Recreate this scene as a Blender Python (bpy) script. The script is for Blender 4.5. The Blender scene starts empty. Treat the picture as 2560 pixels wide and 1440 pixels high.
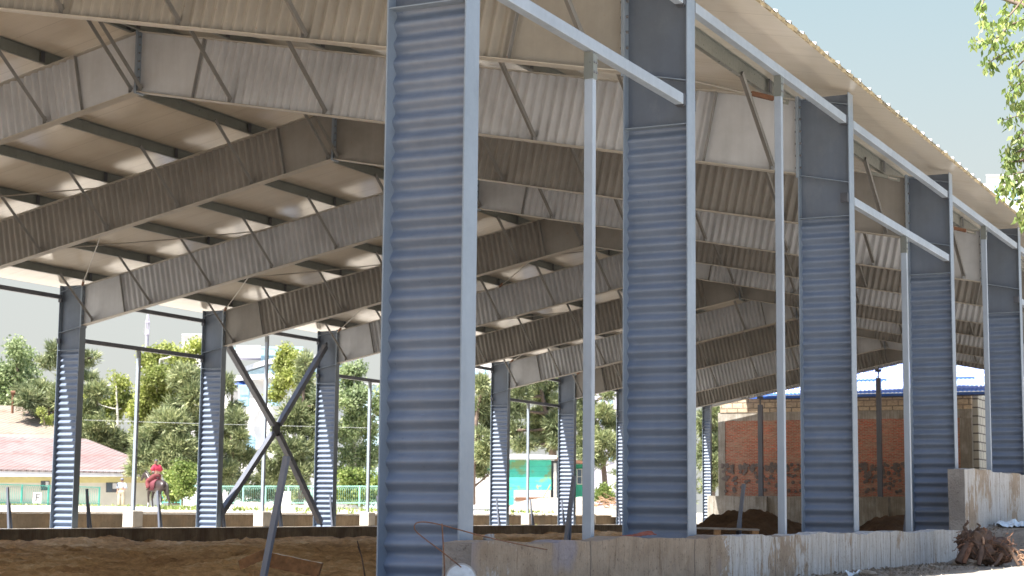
import bpy, bmesh, math, random
from mathutils import Vector, Matrix
import numpy as np
random.seed(7)
S = bpy.context.scene
COL = S.collection
R = math.radians
# ------------------------------------------------------------------ camera, sky, sun, exposure
FPX, YAW, PIT, ROL = 4367.37, 26.45, 7.255, 0.586
CAM = Vector((6.10, -16.291, 0.223))
_y, _p, _r = R(YAW), R(PIT), R(ROL)
FW = Vector((-math.sin(_y)*math.cos(_p), math.cos(_y)*math.cos(_p), math.sin(_p)))
RT = FW.cross(Vector((0, 0, 1))).normalized(); UP = RT.cross(FW)
RT, UP = RT*math.cos(_r)+UP*math.sin(_r), UP*math.cos(_r)-RT*math.sin(_r)
cd = bpy.data.cameras.new('camera'); co = bpy.data.objects.new('camera', cd); COL.objects.link(co)
co.matrix_world = Matrix(((RT.x, UP.x, -FW.x, CAM.x), (RT.y, UP.y, -FW.y, CAM.y), (RT.z, UP.z, -FW.z, CAM.z), (0, 0, 0, 1)))
cd.sensor_width = 36; cd.lens = FPX/2560*36; cd.clip_end = 3000; cd.clip_start = 0.1
cd.dof.use_dof = True; cd.dof.focus_distance = 19; cd.dof.aperture_fstop = 5.0
S.camera = co
SUN = Vector((-1, -2.6, 5)).normalized()
W = bpy.data.worlds.new('World'); S.world = W; W.use_nodes = True
wn = W.node_tree.nodes; wl = W.node_tree.links; bg = wn['Background']
sk = wn.new('ShaderNodeTexSky'); sk.sky_type = 'NISHITA'; sk.sun_disc = False
sk.sun_elevation = math.asin(SUN.z); sk.sun_rotation = math.atan2(SUN.x, SUN.y)
sk.air_density = 1.0; sk.ozone_density = 1.0
sk.dust_density = 1.0
_tc = wn.new('ShaderNodeTexCoord'); _sx = wn.new('ShaderNodeSeparateXYZ'); wl.new(_tc.outputs['Generated'], _sx.inputs[0])
_rp = wn.new('ShaderNodeValToRGB'); wl.new(_sx.outputs[2], _rp.inputs[0])       # pale summer haze low over the horizon
_e = _rp.color_ramp.elements
for _k in range(2): _e.new(.5)
for _q, (_p, _c) in zip(_e, ((0, 1), (.16, .93), (.30, .72), (.62, 0))): _q.position = _p; _q.color = (_c, _c, _c, 1)
_hz = wn.new('ShaderNodeValToRGB'); wl.new(_sx.outputs[2], _hz.inputs[0]); _h = _hz.color_ramp.elements; _h.new(.5)
HZ = 2.42
for _q, (_p, _c) in zip(_h, ((.0, (.74, .755, .73)), (.15, (.75, .765, .71)), (.29, (.56, .66, .53)))): _q.position = _p; _q.color = _c+(1,)
_sc = wn.new('ShaderNodeMix'); _sc.data_type = 'RGBA'; _sc.blend_type = 'MULTIPLY'; _sc.inputs[0].default_value = 1; wl.new(_hz.outputs[0], _sc.inputs[6]); _sc.inputs[7].default_value = (HZ, HZ, HZ, 1)
_mx = wn.new('ShaderNodeMix'); _mx.data_type = 'RGBA'; wl.new(_rp.outputs[0], _mx.inputs[0]); wl.new(sk.outputs[0], _mx.inputs[6]); wl.new(_sc.outputs[2], _mx.inputs[7])
wl.new(_mx.outputs[2], bg.inputs[0]); bg.inputs[1].default_value = 0.112
sd = bpy.data.lights.new('sun', 'SUN'); sd.energy = 4.8; sd.angle = R(0.5); sd.color = (1, .95, .87)
so = bpy.data.objects.new('sun', sd); COL.objects.link(so)
so.rotation_euler = SUN.to_track_quat('Z', 'Y').to_euler()
S.view_settings.view_transform = 'Standard'; S.view_settings.look = 'None'; S.view_settings.exposure = 1.75
S.render.engine = 'CYCLES'; S.cycles.max_bounces = 8; S.cycles.diffuse_bounces = 5

def ray(u, v):
    return FW+RT*((u-1280)/FPX)-UP*((v-720)/FPX)
def at(u, v, D):                       # point seen at pixel u,v of the 2560 px photograph, D metres away over the ground
    d = ray(u, v); return CAM+d*(D/math.hypot(d.x, d.y))
def mpp(u, D):
    d = ray(u, 1276); return D/math.hypot(d.x, d.y)/FPX
def onp(u, v, u0, D):                  # point on the vertical plane that faces the camera at u0, D
    h = ray(u0, 1276); h.z = 0; h.normalize(); b = at(u0, 1276, D); d = ray(u, v)
    return CAM+d*((b-CAM).dot(h)/d.dot(h))

# ------------------------------------------------------------------ helpers
class MB:
    def __init__(s): s.v = []; s.f = []; s.m = []; s.sm = []
    def add(s, vs, fs, m=0, sm=False):
        o = len(s.v); s.v += [tuple(p) for p in vs]
        for f in fs: s.f.append(tuple(i+o for i in f)); s.m.append(m); s.sm.append(sm)
    def box(s, x0, y0, z0, x1, y1, z1, m=0):
        s.add([(x0, y0, z0), (x1, y0, z0), (x1, y1, z0), (x0, y1, z0), (x0, y0, z1), (x1, y0, z1), (x1, y1, z1), (x0, y1, z1)],
              [(0, 3, 2, 1), (4, 5, 6, 7), (0, 1, 5, 4), (1, 2, 6, 5), (2, 3, 7, 6), (3, 0, 4, 7)], m)
    def prism(s, pts, off, m=0):       # pts: polygon, off: extrusion vector
        n = len(pts); off = Vector(off); a = [Vector(p) for p in pts]; b = [p+off for p in a]
        s.add(a+b, [tuple(range(n))[::-1], tuple(range(n, 2*n))]+[(i, (i+1) % n, n+(i+1) % n, n+i) for i in range(n)], m)
    def bar(s, p, q, w, h, up=(0, 0, 1), m=0):
        p, q = Vector(p), Vector(q); d = (q-p).normalized(); up = Vector(up)
        x = d.cross(up)
        if x.length < 1e-4: x = d.cross(Vector((0, 1, 0)))
        x.normalize(); y = x.cross(d); x *= w/2; y *= h/2
        s.prism([p-x-y, p+x-y, p+x+y, p-x+y], q-p, m)
    def tube(s, pts, r, n=6, m=0, r2=None):
        pts = [Vector(p) for p in pts]; k = len(pts); rings = []
        for i, p in enumerate(pts):
            d = (pts[min(i+1, k-1)]-pts[max(i-1, 0)]).normalized()
            x = d.cross(Vector((.3, .2, 1)) if abs(d.z) > .9 and False else Vector((0.01, 0.02, 1)) if abs(d.z) < .95 else Vector((1, 0, 0))).normalized(); y = d.cross(x)
            rr = r if r2 is None else r+(r2-r)*i/(k-1)
            rings.append([p+x*rr*math.cos(2*math.pi*j/n)+y*rr*math.sin(2*math.pi*j/n) for j in range(n)])
        vs = [v for g in rings for v in g]; fs = []
        for i in range(k-1):
            for j in range(n): fs.append((i*n+j, i*n+(j+1) % n, (i+1)*n+(j+1) % n, (i+1)*n+j))
        s.add(vs, fs, m, True); s.add(rings[0], [tuple(range(n))[::-1]], m); s.add(rings[-1], [tuple(range(n))], m)
    def build(s, name, mats, parent=None, bevel=0, recalc=True):
        me = bpy.data.meshes.new(name); me.from_pydata(s.v, [], s.f)
        if not isinstance(mats, (list, tuple)): mats = [mats]
        for m in mats: me.materials.append(m)
        me.polygons.foreach_set('material_index', s.m); me.polygons.foreach_set('use_smooth', s.sm)
        if recalc:
            b = bmesh.new(); b.from_mesh(me); bmesh.ops.recalc_face_normals(b, faces=b.faces); b.to_mesh(me); b.free()
        me.update(); o = bpy.data.objects.new(name, me); COL.objects.link(o)
        if parent: o.parent = parent
        if bevel:
            bv = o.modifiers.new('bevel', 'BEVEL'); bv.width = bevel; bv.segments = 2; bv.limit_method = 'ANGLE'
        return o
def tag(o, label=None, cat=None, group=None, kind=None):
    if label: o['label'] = label
    if cat: o['category'] = cat
    if group: o['group'] = group
    if kind: o['kind'] = kind
    return o
def empty(name, loc=(0, 0, 0), rz=0):
    o = bpy.data.objects.new(name, None); COL.objects.link(o); o.location = loc; o.rotation_euler = (0, 0, rz); o.empty_display_size = .2
    return o
def localize(root, loc):               # put the empty at its base although the children were built in world space
    root.location = loc
    for c in root.children: c.location = c.location-Vector(loc)
def copy_tree(o, parent=None):
    c = o.copy(); COL.objects.link(c); c.parent = parent
    for ch in list(o.children): copy_tree(ch, c)
    return c

# ------------------------------------------------------------------ materials
class NT:
    def __init__(s, name):
        s.m = bpy.data.materials.new(name); s.m.use_nodes = True; s.t = s.m.node_tree; s.n = s.t.nodes; s.l = s.t.links
        s.b = s.n['Principled BSDF']; tc = s.n.new('ShaderNodeTexCoord'); oi = s.n.new('ShaderNodeObjectInfo'); s.oi = oi
        s.co = s.n.new('ShaderNodeVectorMath'); s.co.operation = 'ADD'
        sc = s.n.new('ShaderNodeVectorMath'); sc.operation = 'SCALE'; sc.inputs[0].default_value = (37, 61, 23); s.l.new(oi.outputs['Random'], sc.inputs['Scale'])
        s.obj = tc.outputs['Object']; s.l.new(s.obj, s.co.inputs[0]); s.l.new(sc.outputs[0], s.co.inputs[1]); s.c = s.co.outputs[0]
    def noise(s, scale, detail=4, rough=.55, stretch=None, co=None):
        n = s.n.new('ShaderNodeTexNoise'); n.inputs['Scale'].default_value = scale; n.inputs['Detail'].default_value = detail; n.inputs['Roughness'].default_value = rough
        c = co or s.c
        if stretch:
            m = s.n.new('ShaderNodeMapping'); m.inputs['Scale'].default_value = stretch; s.l.new(c, m.inputs['Vector']); c = m.outputs[0]
        s.l.new(c, n.inputs['Vector']); return n.outputs['Fac']
    def ramp(s, fac, stops):
        r = s.n.new('ShaderNodeValToRGB'); e = r.color_ramp.elements
        while len(e) < len(stops): e.new(.5)
        for x, (p, c) in zip(e, stops): x.position = p; x.color = tuple(c)+(1,) if len(c) == 3 else c
        s.l.new(fac, r.inputs[0]); return r.outputs['Color']
    def mix(s, f, a, b, typ='MIX'):
        m = s.n.new('ShaderNodeMix'); m.data_type = 'RGBA'; m.blend_type = typ
        for k, x in ((0, f), (6, a), (7, b)):
            if isinstance(x, (int, float)): m.inputs[k].default_value = x
            elif isinstance(x, tuple): m.inputs[k].default_value = x+(1,)
            else: s.l.new(x, m.inputs[k])
        return m.outputs[2]
    def math(s, op, a, b=0):
        m = s.n.new('ShaderNodeMath'); m.operation = op
        for k, x in ((0, a), (1, b)):
            if isinstance(x, (int, float)): m.inputs[k].default_value = x
            else: s.l.new(x, m.inputs[k])
        return m.outputs[0]
    def sep(s, c=None):
        x = s.n.new('ShaderNodeSeparateXYZ'); s.l.new(c or s.obj, x.inputs[0]); return x.outputs
    def out(s, col=None, rough=None, bump=None, bs=.3, bd=.02):
        if col is not None:
            if isinstance(col, tuple): s.b.inputs['Base Color'].default_value = col+(1,)
            else: s.l.new(col, s.b.inputs['Base Color'])
        if rough is not None:
            if isinstance(rough, (int, float)): s.b.inputs['Roughness'].default_value = rough
            else: s.l.new(rough, s.b.inputs['Roughness'])
        if bump is not None:
            b = s.n.new('ShaderNodeBump'); b.inputs['Strength'].default_value = bs; b.inputs['Distance'].default_value = bd
            s.l.new(bump, b.inputs['Height']); s.l.new(b.outputs[0], s.b.inputs['Normal'])
        return s.m
def plain(name, c, rough=.6, var=.18, scale=3, spec=None, dirt=None, bs=.1, metal=0):
    n = NT(name); f = n.noise(scale, 6)
    a = tuple(x*(1-var) for x in c); b = tuple(min(1, x*(1+var)) for x in c)
    col = n.ramp(f, [(.3, a), (.7, b)])
    if dirt:
        d = n.ramp(n.noise(dirt[0], 8, .7), [(dirt[1], (0, 0, 0)), (dirt[1]+.08, (1, 1, 1))]); col = n.mix(d, col, dirt[2])
    n.b.inputs['Metallic'].default_value = metal
    if spec is not None: n.b.inputs['Specular IOR Level'].default_value = spec
    return n.out(col, rough, f, bs, .01)
def steel(name, c, rough=.42, rust=.72, spec=.5):
    n = NT(name); f = n.noise(1.2, 8, .65); g = n.noise(14, 6, .7)
    col = n.ramp(f, [(.25, tuple(x*.80 for x in c)), (.5, c), (.75, tuple(min(1, x*1.16) for x in c))])
    streak = n.ramp(n.noise(5, 5, .6, (2.2, 2.2, .18)), [(.35, (.84, .84, .84)), (.65, (1, 1, 1))])
    col = n.mix(.45, col, streak, 'MULTIPLY')
    r = n.ramp(g, [(rust, (0, 0, 0)), (rust+.05, (1, 1, 1))]); low = n.ramp(n.noise(.7, 3), [(.48, (0, 0, 0)), (.62, (1, 1, 1))])
    rr = n.mix(1.0, r, low, 'MULTIPLY')
    col = n.mix(rr, col, (.23, .10, .045))
    ds = n.ramp(n.noise(2.6, 9, .75, (1, 1, .6)), [(.54, (0, 0, 0)), (.68, (.16, .16, .16))]); col = n.mix(ds, col, tuple(x*.4+.22 for x in c))
    sc_ = n.ramp(n.noise(9, 3, .8, (1, 1, 4)), [(.70, (0, 0, 0)), (.74, (.35, .35, .35))]); col = n.mix(sc_, col, tuple(min(1, x*1.9) for x in c))
    ro = n.ramp(g, [(.3, (rough-.08,)*3), (.7, (rough+.14,)*3)])
    n.b.inputs['Specular IOR Level'].default_value = spec
    return n.out(col, ro, g, .06, .01)
M = {}
M['col'] = steel('column_paint', (.158, .202, .286), .34)
M['knee'] = steel('knee_shaded_paint', (0.112, 0.140, 0.188), .42)  # column paint darkened for the shade under the eave
M['flange'] = steel('flange_paint', (0.224, 0.275, 0.344))
M['web_a'] = steel('web_lavender', (0.471, 0.498, 0.547), .36)  # web tones differ from frame to frame
M['web_b'] = steel('web_grey', (.325, .315, .292), .42, .66)
M['web_c'] = steel('web_brown', (.25, .242, .232), .5, .64)
M['rflange'] = steel('rafter_flange_paint', (0.464, 0.440, 0.400), .5, .66)
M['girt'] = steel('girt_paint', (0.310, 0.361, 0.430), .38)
M['darksteel'] = steel('dark_steel', (.06, .065, .08), .45)
M['kick'] = steel('support_paint', (.15, .17, .22), .4)
M['brace'] = steel('brace_paint', (0.240, 0.240, 0.240), .5, .66)
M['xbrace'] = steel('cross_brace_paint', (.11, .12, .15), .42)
M['bolt'] = plain('bolt_steel', (.16, .16, .17), .4)
M['galv'] = steel('galvanised', (0.162, 0.174, 0.162), .32, .8, .6)
M['rod'] = plain('rod_steel', (.34, .32, .29), .4)
M['rust'] = plain('rusty_steel', (.17, .08, .045), .8, .5, 30)
M['turn'] = plain('rusty_turnbuckle', (.15, .07, .04), .75, .3, 20)
M['white_metal'] = plain('white_metal', (.75, .75, .73), .5, .06)
def m_liner():
    n = NT('roof_liner'); s = n.sep(); y = n.math('MULTIPLY', s[1], 2*math.pi/.05); w = n.math('SINE', y)
    p = n.math('FRACT', s[1]); seam = n.math('LESS_THAN', p, .012)
    f = n.noise(.35, 5, .6, (1, .3, 1)); g = n.noise(2.5, 6, .65, (.25, 2, 1))
    col = n.ramp(f, [(.3, (.72, .66, .57)), (.7, (.84, .79, .71))])
    col = n.mix(.35, col, n.ramp(g, [(.3, (.75, .72, .66)), (.7, (1, 1, 1))]), 'MULTIPLY')
    col = n.mix(n.math('MULTIPLY', seam, .35), col, (.16, .14, .12))
    h = n.math('ADD', w, n.math('MULTIPLY', n.noise(3, 2), 3))
    n.b.inputs['Specular IOR Level'].default_value = .7
    n.b.inputs['IOR'].default_value = 1.75; return n.out(col, .13, h, .16, .0025)
M['liner'] = m_liner()
M['foam'] = plain('foam_core', (.40, .325, .20), .9, .35, 9, bs=.6)
M['roofskin'] = plain('roof_skin', (.55, .56, .57), .4, .08)
def m_conc(name, a, b, stain=(.16, .12, .08), board=6.0, axis=1, stainamt=.5, bs=.5):
    n = NT(name); s = n.sep(n.obj)
    f = n.noise(2.2, 9, .68); st = n.noise(3.2, 7, .66, (5, 5, .35) if axis == 1 else (5, 5, .35)); fine = n.noise(40, 5, .7)
    col = n.ramp(f, [(.28, a), (.72, b)])
    col = n.mix(stainamt, col, n.ramp(st, [(.36, (.42, .34, .26)), (.5, (.85, .8, .75)), (.66, (1.25, 1.25, 1.25))]), 'MULTIPLY')
    bl = n.ramp(n.noise(.9, 5, .6), [(.46, (0, 0, 0)), (.6, (1, 1, 1))]); col = n.mix(n.math('MULTIPLY', bl, .55), col, stain)
    pits = n.ramp(n.noise(22, 4, .75), [(.33, (0, 0, 0)), (.4, (1, 1, 1))]); col = n.mix(.5, col, pits, 'MULTIPLY')
    y = n.math('FRACT', n.math('MULTIPLY', s[axis], board)); line = n.math('LESS_THAN', y, .07)
    h = n.math('SUBTRACT', n.math('ADD', n.math('MULTIPLY', f, .6), fine), n.math('MULTIPLY', line, .5))
    return n.out(col, .9, h, bs, .02)
def m_plinth():
    n = NT('plinth_concrete'); s = n.sep(n.obj); big = n.noise(.55, 3, .5); f = n.noise(3, 9, .7); fine = n.noise(38, 5, .7)
    tan = n.ramp(f, [(.3, (.27, .20, .14)), (.7, (.45, .36, .27))])
    st = n.noise(2.2, 8, .72, (9, 9, .5)); edge = n.noise(4, 6, .7, (1.6, 1.6, 1.2))
    m1 = n.math('ADD', n.math('MULTIPLY', big, 1.1), n.math('MULTIPLY', edge, .55)); m1 = n.math('ADD', m1, n.math('MULTIPLY', n.math('LESS_THAN', n.math('ADD', s[1], n.math('MULTIPLY', edge, 1.6)), 1.1), -.32))
    m1 = n.math('ADD', m1, n.math('MULTIPLY', st, .35)); mask = n.ramp(m1, [(.86, (0, 0, 0)), (.93, (1, 1, 1))])
    white = n.ramp(st, [(.34, (.26, .20, .15)), (.42, (.46, .43, .39)), (.6, (.62, .61, .60)), (.75, (.42, .42, .46))])
    col = n.mix(mask, tan, white)
    dr = n.ramp(n.noise(3, 6, .7, (7, 7, .5)), [(.60, (1, 1, 1)), (.67, (.5, .4, .3))]); col = n.mix(.8, col, dr, 'MULTIPLY')
    pits = n.ramp(n.noise(26, 4, .75), [(.34, (.35, .3, .27)), (.42, (1, 1, 1))]); col = n.mix(.7, col, pits, 'MULTIPLY')
    blue = n.ramp(n.noise(.9, 3, .5, co=None), [(.66, (0, 0, 0)), (.73, (.55, .55, .55))]); col = n.mix(blue, col, (.24, .24, .32))
    jt = n.math('LESS_THAN', n.math('FRACT', n.math('MULTIPLY', n.math('ADD', s[1], .62), .41)), .012); col = n.mix(n.math('MULTIPLY', jt, .6), col, (.08, .06, .05))
    y = n.math('FRACT', n.math('ADD', n.math('MULTIPLY', s[1], 9), n.math('MULTIPLY', fine, .08))); line = n.math('LESS_THAN', y, .07); col = n.mix(n.math('MULTIPLY', line, .22), col, (.12, .09, .07))
    col = n.mix(1.0, col, (.86, .86, .86), 'MULTIPLY'); return n.out(col, .9, n.math('SUBTRACT', n.math('ADD', f, fine), n.math('MULTIPLY', line, .6)), .6, .02)
M['conc'] = m_plinth()
M['conc_rough'] = m_conc('broken_concrete', (0.255, 0.238, 0.221), (0.425, 0.399, 0.374), (0.187, 0.170, 0.162), .3, 1, .2, 1.2)
M['conc_dark'] = m_conc('dark_concrete', (0.176, 0.144, 0.112), (0.272, 0.232, 0.192), (0.056, 0.040, 0.032), 2)  # even dark brown tone with darker blotches
M['conc_far'] = m_conc('gable_concrete', (0.306, 0.289, 0.255), (0.442, 0.425, 0.391), (0.170, 0.145, 0.111), 5, 0)
M['block'] = m_conc('retaining_block', (0.208, 0.152, 0.096), (0.336, 0.264, 0.184), (0.136, 0.120, 0.096), .335, 1, .25)
M['pedestal'] = plain('pale_pedestal', (.60, .58, .54), .9, .12, 5, dirt=(6, .62, (.3, .25, .2)))
def m_sand(name, a, b, c, sc=1.0, bs=1.0):
    n = NT(name); f = n.noise(.8*sc, 10, .78, (1, 1, 1)); g = n.noise(9*sc, 8, .72); h = n.noise(45*sc, 4, .7)
    col = n.ramp(f, [(.36, a), (.52, b), (.68, c)])
    col = n.mix(.6, col, n.ramp(g, [(.3, (.5, .46, .42)), (.65, (1.15, 1.12, 1.05))]), 'MULTIPLY')
    return n.out(col, .95, n.math('ADD', g, n.math('MULTIPLY', h, .4)), bs, .1)
M['sand'] = m_sand('arena_sand', (.38, .225, .105), (.70, .46, .24), (.95, .80, .55))
M['soil'] = m_sand('brown_soil', (.10, .055, .028), (.17, .095, .05), (.24, .145, .08), 1.6)
def m_ground():
    m = m_sand('dusty_ground', (.46, .42, .36), (.62, .575, .51), (.74, .70, .64), 1.0, .8)
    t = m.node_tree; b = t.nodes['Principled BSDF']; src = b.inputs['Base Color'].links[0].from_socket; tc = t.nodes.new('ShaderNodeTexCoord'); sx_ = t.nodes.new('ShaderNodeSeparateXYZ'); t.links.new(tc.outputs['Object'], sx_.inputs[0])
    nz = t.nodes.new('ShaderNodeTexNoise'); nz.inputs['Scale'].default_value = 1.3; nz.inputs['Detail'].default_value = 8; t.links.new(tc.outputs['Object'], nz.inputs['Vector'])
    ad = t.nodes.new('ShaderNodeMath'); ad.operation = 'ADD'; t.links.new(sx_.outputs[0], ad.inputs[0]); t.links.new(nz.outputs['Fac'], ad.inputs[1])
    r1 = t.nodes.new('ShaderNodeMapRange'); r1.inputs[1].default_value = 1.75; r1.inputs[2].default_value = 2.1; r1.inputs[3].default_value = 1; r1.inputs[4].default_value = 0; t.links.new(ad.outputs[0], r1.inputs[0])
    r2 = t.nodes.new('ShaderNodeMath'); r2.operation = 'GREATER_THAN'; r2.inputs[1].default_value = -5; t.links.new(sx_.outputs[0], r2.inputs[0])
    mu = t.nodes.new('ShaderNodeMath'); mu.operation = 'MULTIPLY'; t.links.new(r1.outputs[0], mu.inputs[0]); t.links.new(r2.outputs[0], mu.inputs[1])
    mx = t.nodes.new('ShaderNodeMix'); mx.data_type = 'RGBA'; mx.blend_type = 'MULTIPLY'; mx.inputs[7].default_value = (.50, .46, .42, 1); t.links.new(mu.outputs[0], mx.inputs[0]); t.links.new(src, mx.inputs[6]); t.links.new(mx.outputs[2], b.inputs['Base Color'])  # shade along the near wall foot deepened in the ground colour
    return m
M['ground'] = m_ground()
M['pale'] = m_sand('pale_sand', (.45, .38, .30), (.58, .52, .44), (.68, .63, .55), 1.5)
M['wood'] = plain('weathered_wood', (.36, .20, .09), .8, .4, 12, bs=.4)
M['woodgrey'] = plain('grey_wood', (.30, .26, .22), .85, .3, 14, bs=.4)
def m_brickwall(name, c1, c2, mortar, bw=.25, bh=.075, weather=True, mort=.012, axis='xz', wc=(.42, .31, .23)):
    n = NT(name); s = n.sep(n.obj); cb = n.n.new('ShaderNodeCombineXYZ')
    n.l.new(s[0] if axis[0] == 'x' else s[1], cb.inputs[0]); n.l.new(s[2], cb.inputs[1])
    br = n.n.new('ShaderNodeTexBrick'); n.l.new(cb.outputs[0], br.inputs['Vector'])
    br.inputs['Color1'].default_value = c1+(1,); br.inputs['Color2'].default_value = c2+(1,); br.inputs['Mortar'].default_value = mortar+(1,)
    br.inputs['Scale'].default_value = 1; br.inputs['Mortar Size'].default_value = mort; br.inputs['Brick Width'].default_value = bw; br.inputs['Row Height'].default_value = bh
    br.inputs['Bias'].default_value = -.1
    col = br.outputs['Color']
    if weather:
        w = n.ramp(n.noise(1.1, 8, .72, (1, 1, 2.2)), [(.46, (0, 0, 0)), (.60, (1, 1, 1))]); col = n.mix(n.math('MULTIPLY', w, .62), col, wc)
        v2 = n.ramp(n.noise(14, 5, .7, (.4, .4, 2.4)), [(.35, (.55, .55, .55)), (.65, (1.2, 1.2, 1.2))]); col = n.mix(.8, col, v2, 'MULTIPLY')
    return n.out(col, .9, br.outputs['Fac'], -.4, .02)
M['brick'] = m_brickwall('red_brick', (.60, .13, .075), (.36, .10, .065), (.40, .31, .23), mort=.016)
M['blocks'] = m_brickwall('stone_blocks', (.62, .49, .34), (.50, .41, .30), (.22, .18, .14), .55, .28, True, .03)
M['blocks_y'] = m_brickwall('white_blocks', (.60, .58, .50), (.50, .48, .42), (.12, .11, .10), .6, .4, False, .03, 'yz')
# ================================================================== THE HALL
SPAN = 23.68; HALF = SPAN/2
YF = [-4.75]+[6.0*i for i in range(10)]+[58.75, 64.75]
ZB = -.33
def zt(t): return 5.73+(t-.7)*.2
DC, DEP = .70, 1.02                     # column depth, rafter depth (the rear gable frame is slimmer)
def zb(t): return zt(t)-DEP
TK = [1.06+1.78*k for k in range(7)]
def X(side, t): return -t if side > 0 else -SPAN+t
def plate(mb, side, pts, y0, y1, m=0):
    mb.prism([(X(side, t), y0, z) for t, z in pts], (0, y1-y0, 0), m)
def bolts(mb, side, t, zs, out, m=1):
    for z in zs:
        for y in (-.065, .065):
            x = X(side, t); dx = (X(side, t+out)-x)
            ring = [(x, y+.016*math.cos(a*math.pi/3), z+.016*math.sin(a*math.pi/3)) for a in range(6)]
            mb.prism(ring, (dx, 0, 0), m)
def column(side, root):
    KB = zb(DC); ZC = KB-.61; mb = MB()
    plate(mb, side, [(0, ZB), (.012, ZB), (.012, 5.755), (0, 5.755)], -.1115, .1115)
    plate(mb, side, [(DC-.012, ZB), (DC, ZB), (DC, KB-.04), (DC-.012, KB-.04)], -.1115, .1115)
    plate(mb, side, [(-.03, ZB-.03), (DC+.03, ZB-.03), (DC+.03, ZB-.001), (-.03, ZB-.001)], -.15, .15)
    c = mb.build('column', [M['flange']], root)
    w = MB(); n = int((ZC-ZB)/.155*14); vs = []; fs = []
    for i in range(n+1):
        z = ZB+(ZC-ZB)*i/n; y = .0235*math.sin(2*math.pi*z/.155)
        vs += [(X(side, .0125), y, z), (X(side, DC-.0125), y, z)]
        if i: fs.append((2*i-2, 2*i-1, 2*i+1, 2*i))
    w.add(vs, fs, 0, True); w.build('corrugated_web', [M['col']], c, recalc=False)
    w = MB(); w.prism([(X(side, t), -.004, z) for t, z in ((.0125, ZC+.012), (DC-.0155, ZC+.012), (DC-.0155, 5.75), (.0125, 5.75))], (0, .008, 0))
    w.build('knee_web', [M['knee']], c)
    for nm, z0, z1, tt in (('stiffener', ZC, ZC, DC-.013), ('stiffener', KB-.165, KB-.025, DC-.016), ('stiffener', 5.59, 5.725, DC-.016)):
        s = MB()
        for ya, yb in ((-.10, -.0055), (.0055, .10)) if z0 > ZC+.1 else ((-.10, .10),):
            plate(s, side, [(.013, z0), (tt, z1), (tt, z1+.010), (.013, z0+.010)], ya, yb)
        s.build(nm, [M['flange']], c)
    e = MB(); plate(e, side, [(DC-.015, KB-.05), (DC+.0045, KB-.05), (DC+.0045, 5.765), (DC-.015, 5.765)], -.113, .113)
    bolts(e, side, DC-.015, [KB+.09+(DEP-.2)*k/5 for k in range(6)], -.022)
    e.build('end_plate', [M['flange'], M['bolt']], c)
    for z in (4.34, 5.38):
        for ya, yb in ((-.17, -.1125), (.1125, .17)): k = MB(); plate(k, side, [(.013, z-.06), (.11, z-.06), (.11, z+.06), (.013, z+.06)], ya, yb); k.build('girt_cleat', [M['darksteel']], c)
    return c
def rafter(side, root):
    KB = zb(DC); T0 = DC+.025; mb = MB()
    plate(mb, side, [(T0, zt(T0)-.012), (HALF-.022, zt(HALF-.022)-.012), (HALF-.022, zt(HALF-.022)), (T0, zt(T0))], -.10, .10)
    plate(mb, side, [(T0, zb(T0)), (HALF-.022, zb(HALF-.022)), (HALF-.022, zb(HALF-.022)+.012), (T0, zb(T0)+.012)], -.10, .10)
    r = mb.build('rafter', [M['rflange']], root)
    L0, L1 = 2.05, 10.72; n = int((L1-L0)*1.02/.155*14); vs = []; fs = []
    for i in range(n+1):
        t = L0+(L1-L0)*i/n; y = .027*math.sin(2*math.pi*(t-L0)*1.0198/.155)
        a = (X(side, t), y, zb(t)+.0125); d = .194*DEP; b = (X(side, t-d), y, zt(t-d)-.0125)
        vs += [a, b]
        if i: fs.append((2*i-2, 2*i-1, 2*i+1, 2*i))
    w = MB(); w.add(vs, fs, 0, True); w.build('corrugated_web', [M['web_b']], r, recalc=False)
    w = MB()
    w.prism([(X(side, t), -.004, z) for t, z in ((.001+T0, zb(.001+T0)+.0125), (L0-.001, zb(L0)+.0125), (L0-.195*DEP, zt(L0-.195*DEP)-.0125), (.001+T0, zt(.001+T0)-.0125))], (0, .008, 0))
    w.build('flat_web', [M['web_b']], r); w = MB()
    w.prism([(X(side, t), -.004, z) for t, z in ((L1+.001, zb(L1)+.0125), (HALF-.023, zb(HALF)+.009), (HALF-.023, zt(HALF)-.017), (L1-.193*DEP, zt(L1-.193*DEP)-.0125))], (0, .008, 0))
    w.build('flat_web', [M['web_b']], r)
    for t in (L0, L1):
        s = MB()
        for ya, yb in ((-.095, -.024), (.024, .095)):
            s.prism([(X(side, a), ya, z) for a, z in ((t-.006, zb(t)+.013), (t+.006, zb(t)+.013), (t-.188*DEP, zt(t-.194*DEP)-.0135), (t-.2*DEP-.003, zt(t-.194*DEP)-.0135))], (0, yb-ya, 0))
        s.build('stiffener', [M['brace']], r)
    e = MB(); plate(e, side, [(DC+.0055, KB-.05), (DC+.0245, KB-.05), (DC+.0245, 5.765), (DC+.0055, 5.765)], -.113, .113)
    bolts(e, side, DC+.0245, [KB+.09+(DEP-.2)*k/5 for k in range(6)], .022); e.build('end_plate', [M['flange'], M['bolt']], r); e = MB()
    plate(e, side, [(HALF-.0215, zb(HALF)-.03), (HALF-.001, zb(HALF)-.03), (HALF-.001, zt(HALF)+.02), (HALF-.0215, zt(HALF)+.02)], -.113, .113)
    bolts(e, side, HALF-.0215, [zb(HALF)+.1+(DEP-.2)*k/6 for k in range(7)], -.022)
    e.build('end_plate', [M['flange'], M['bolt']], r)
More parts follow.
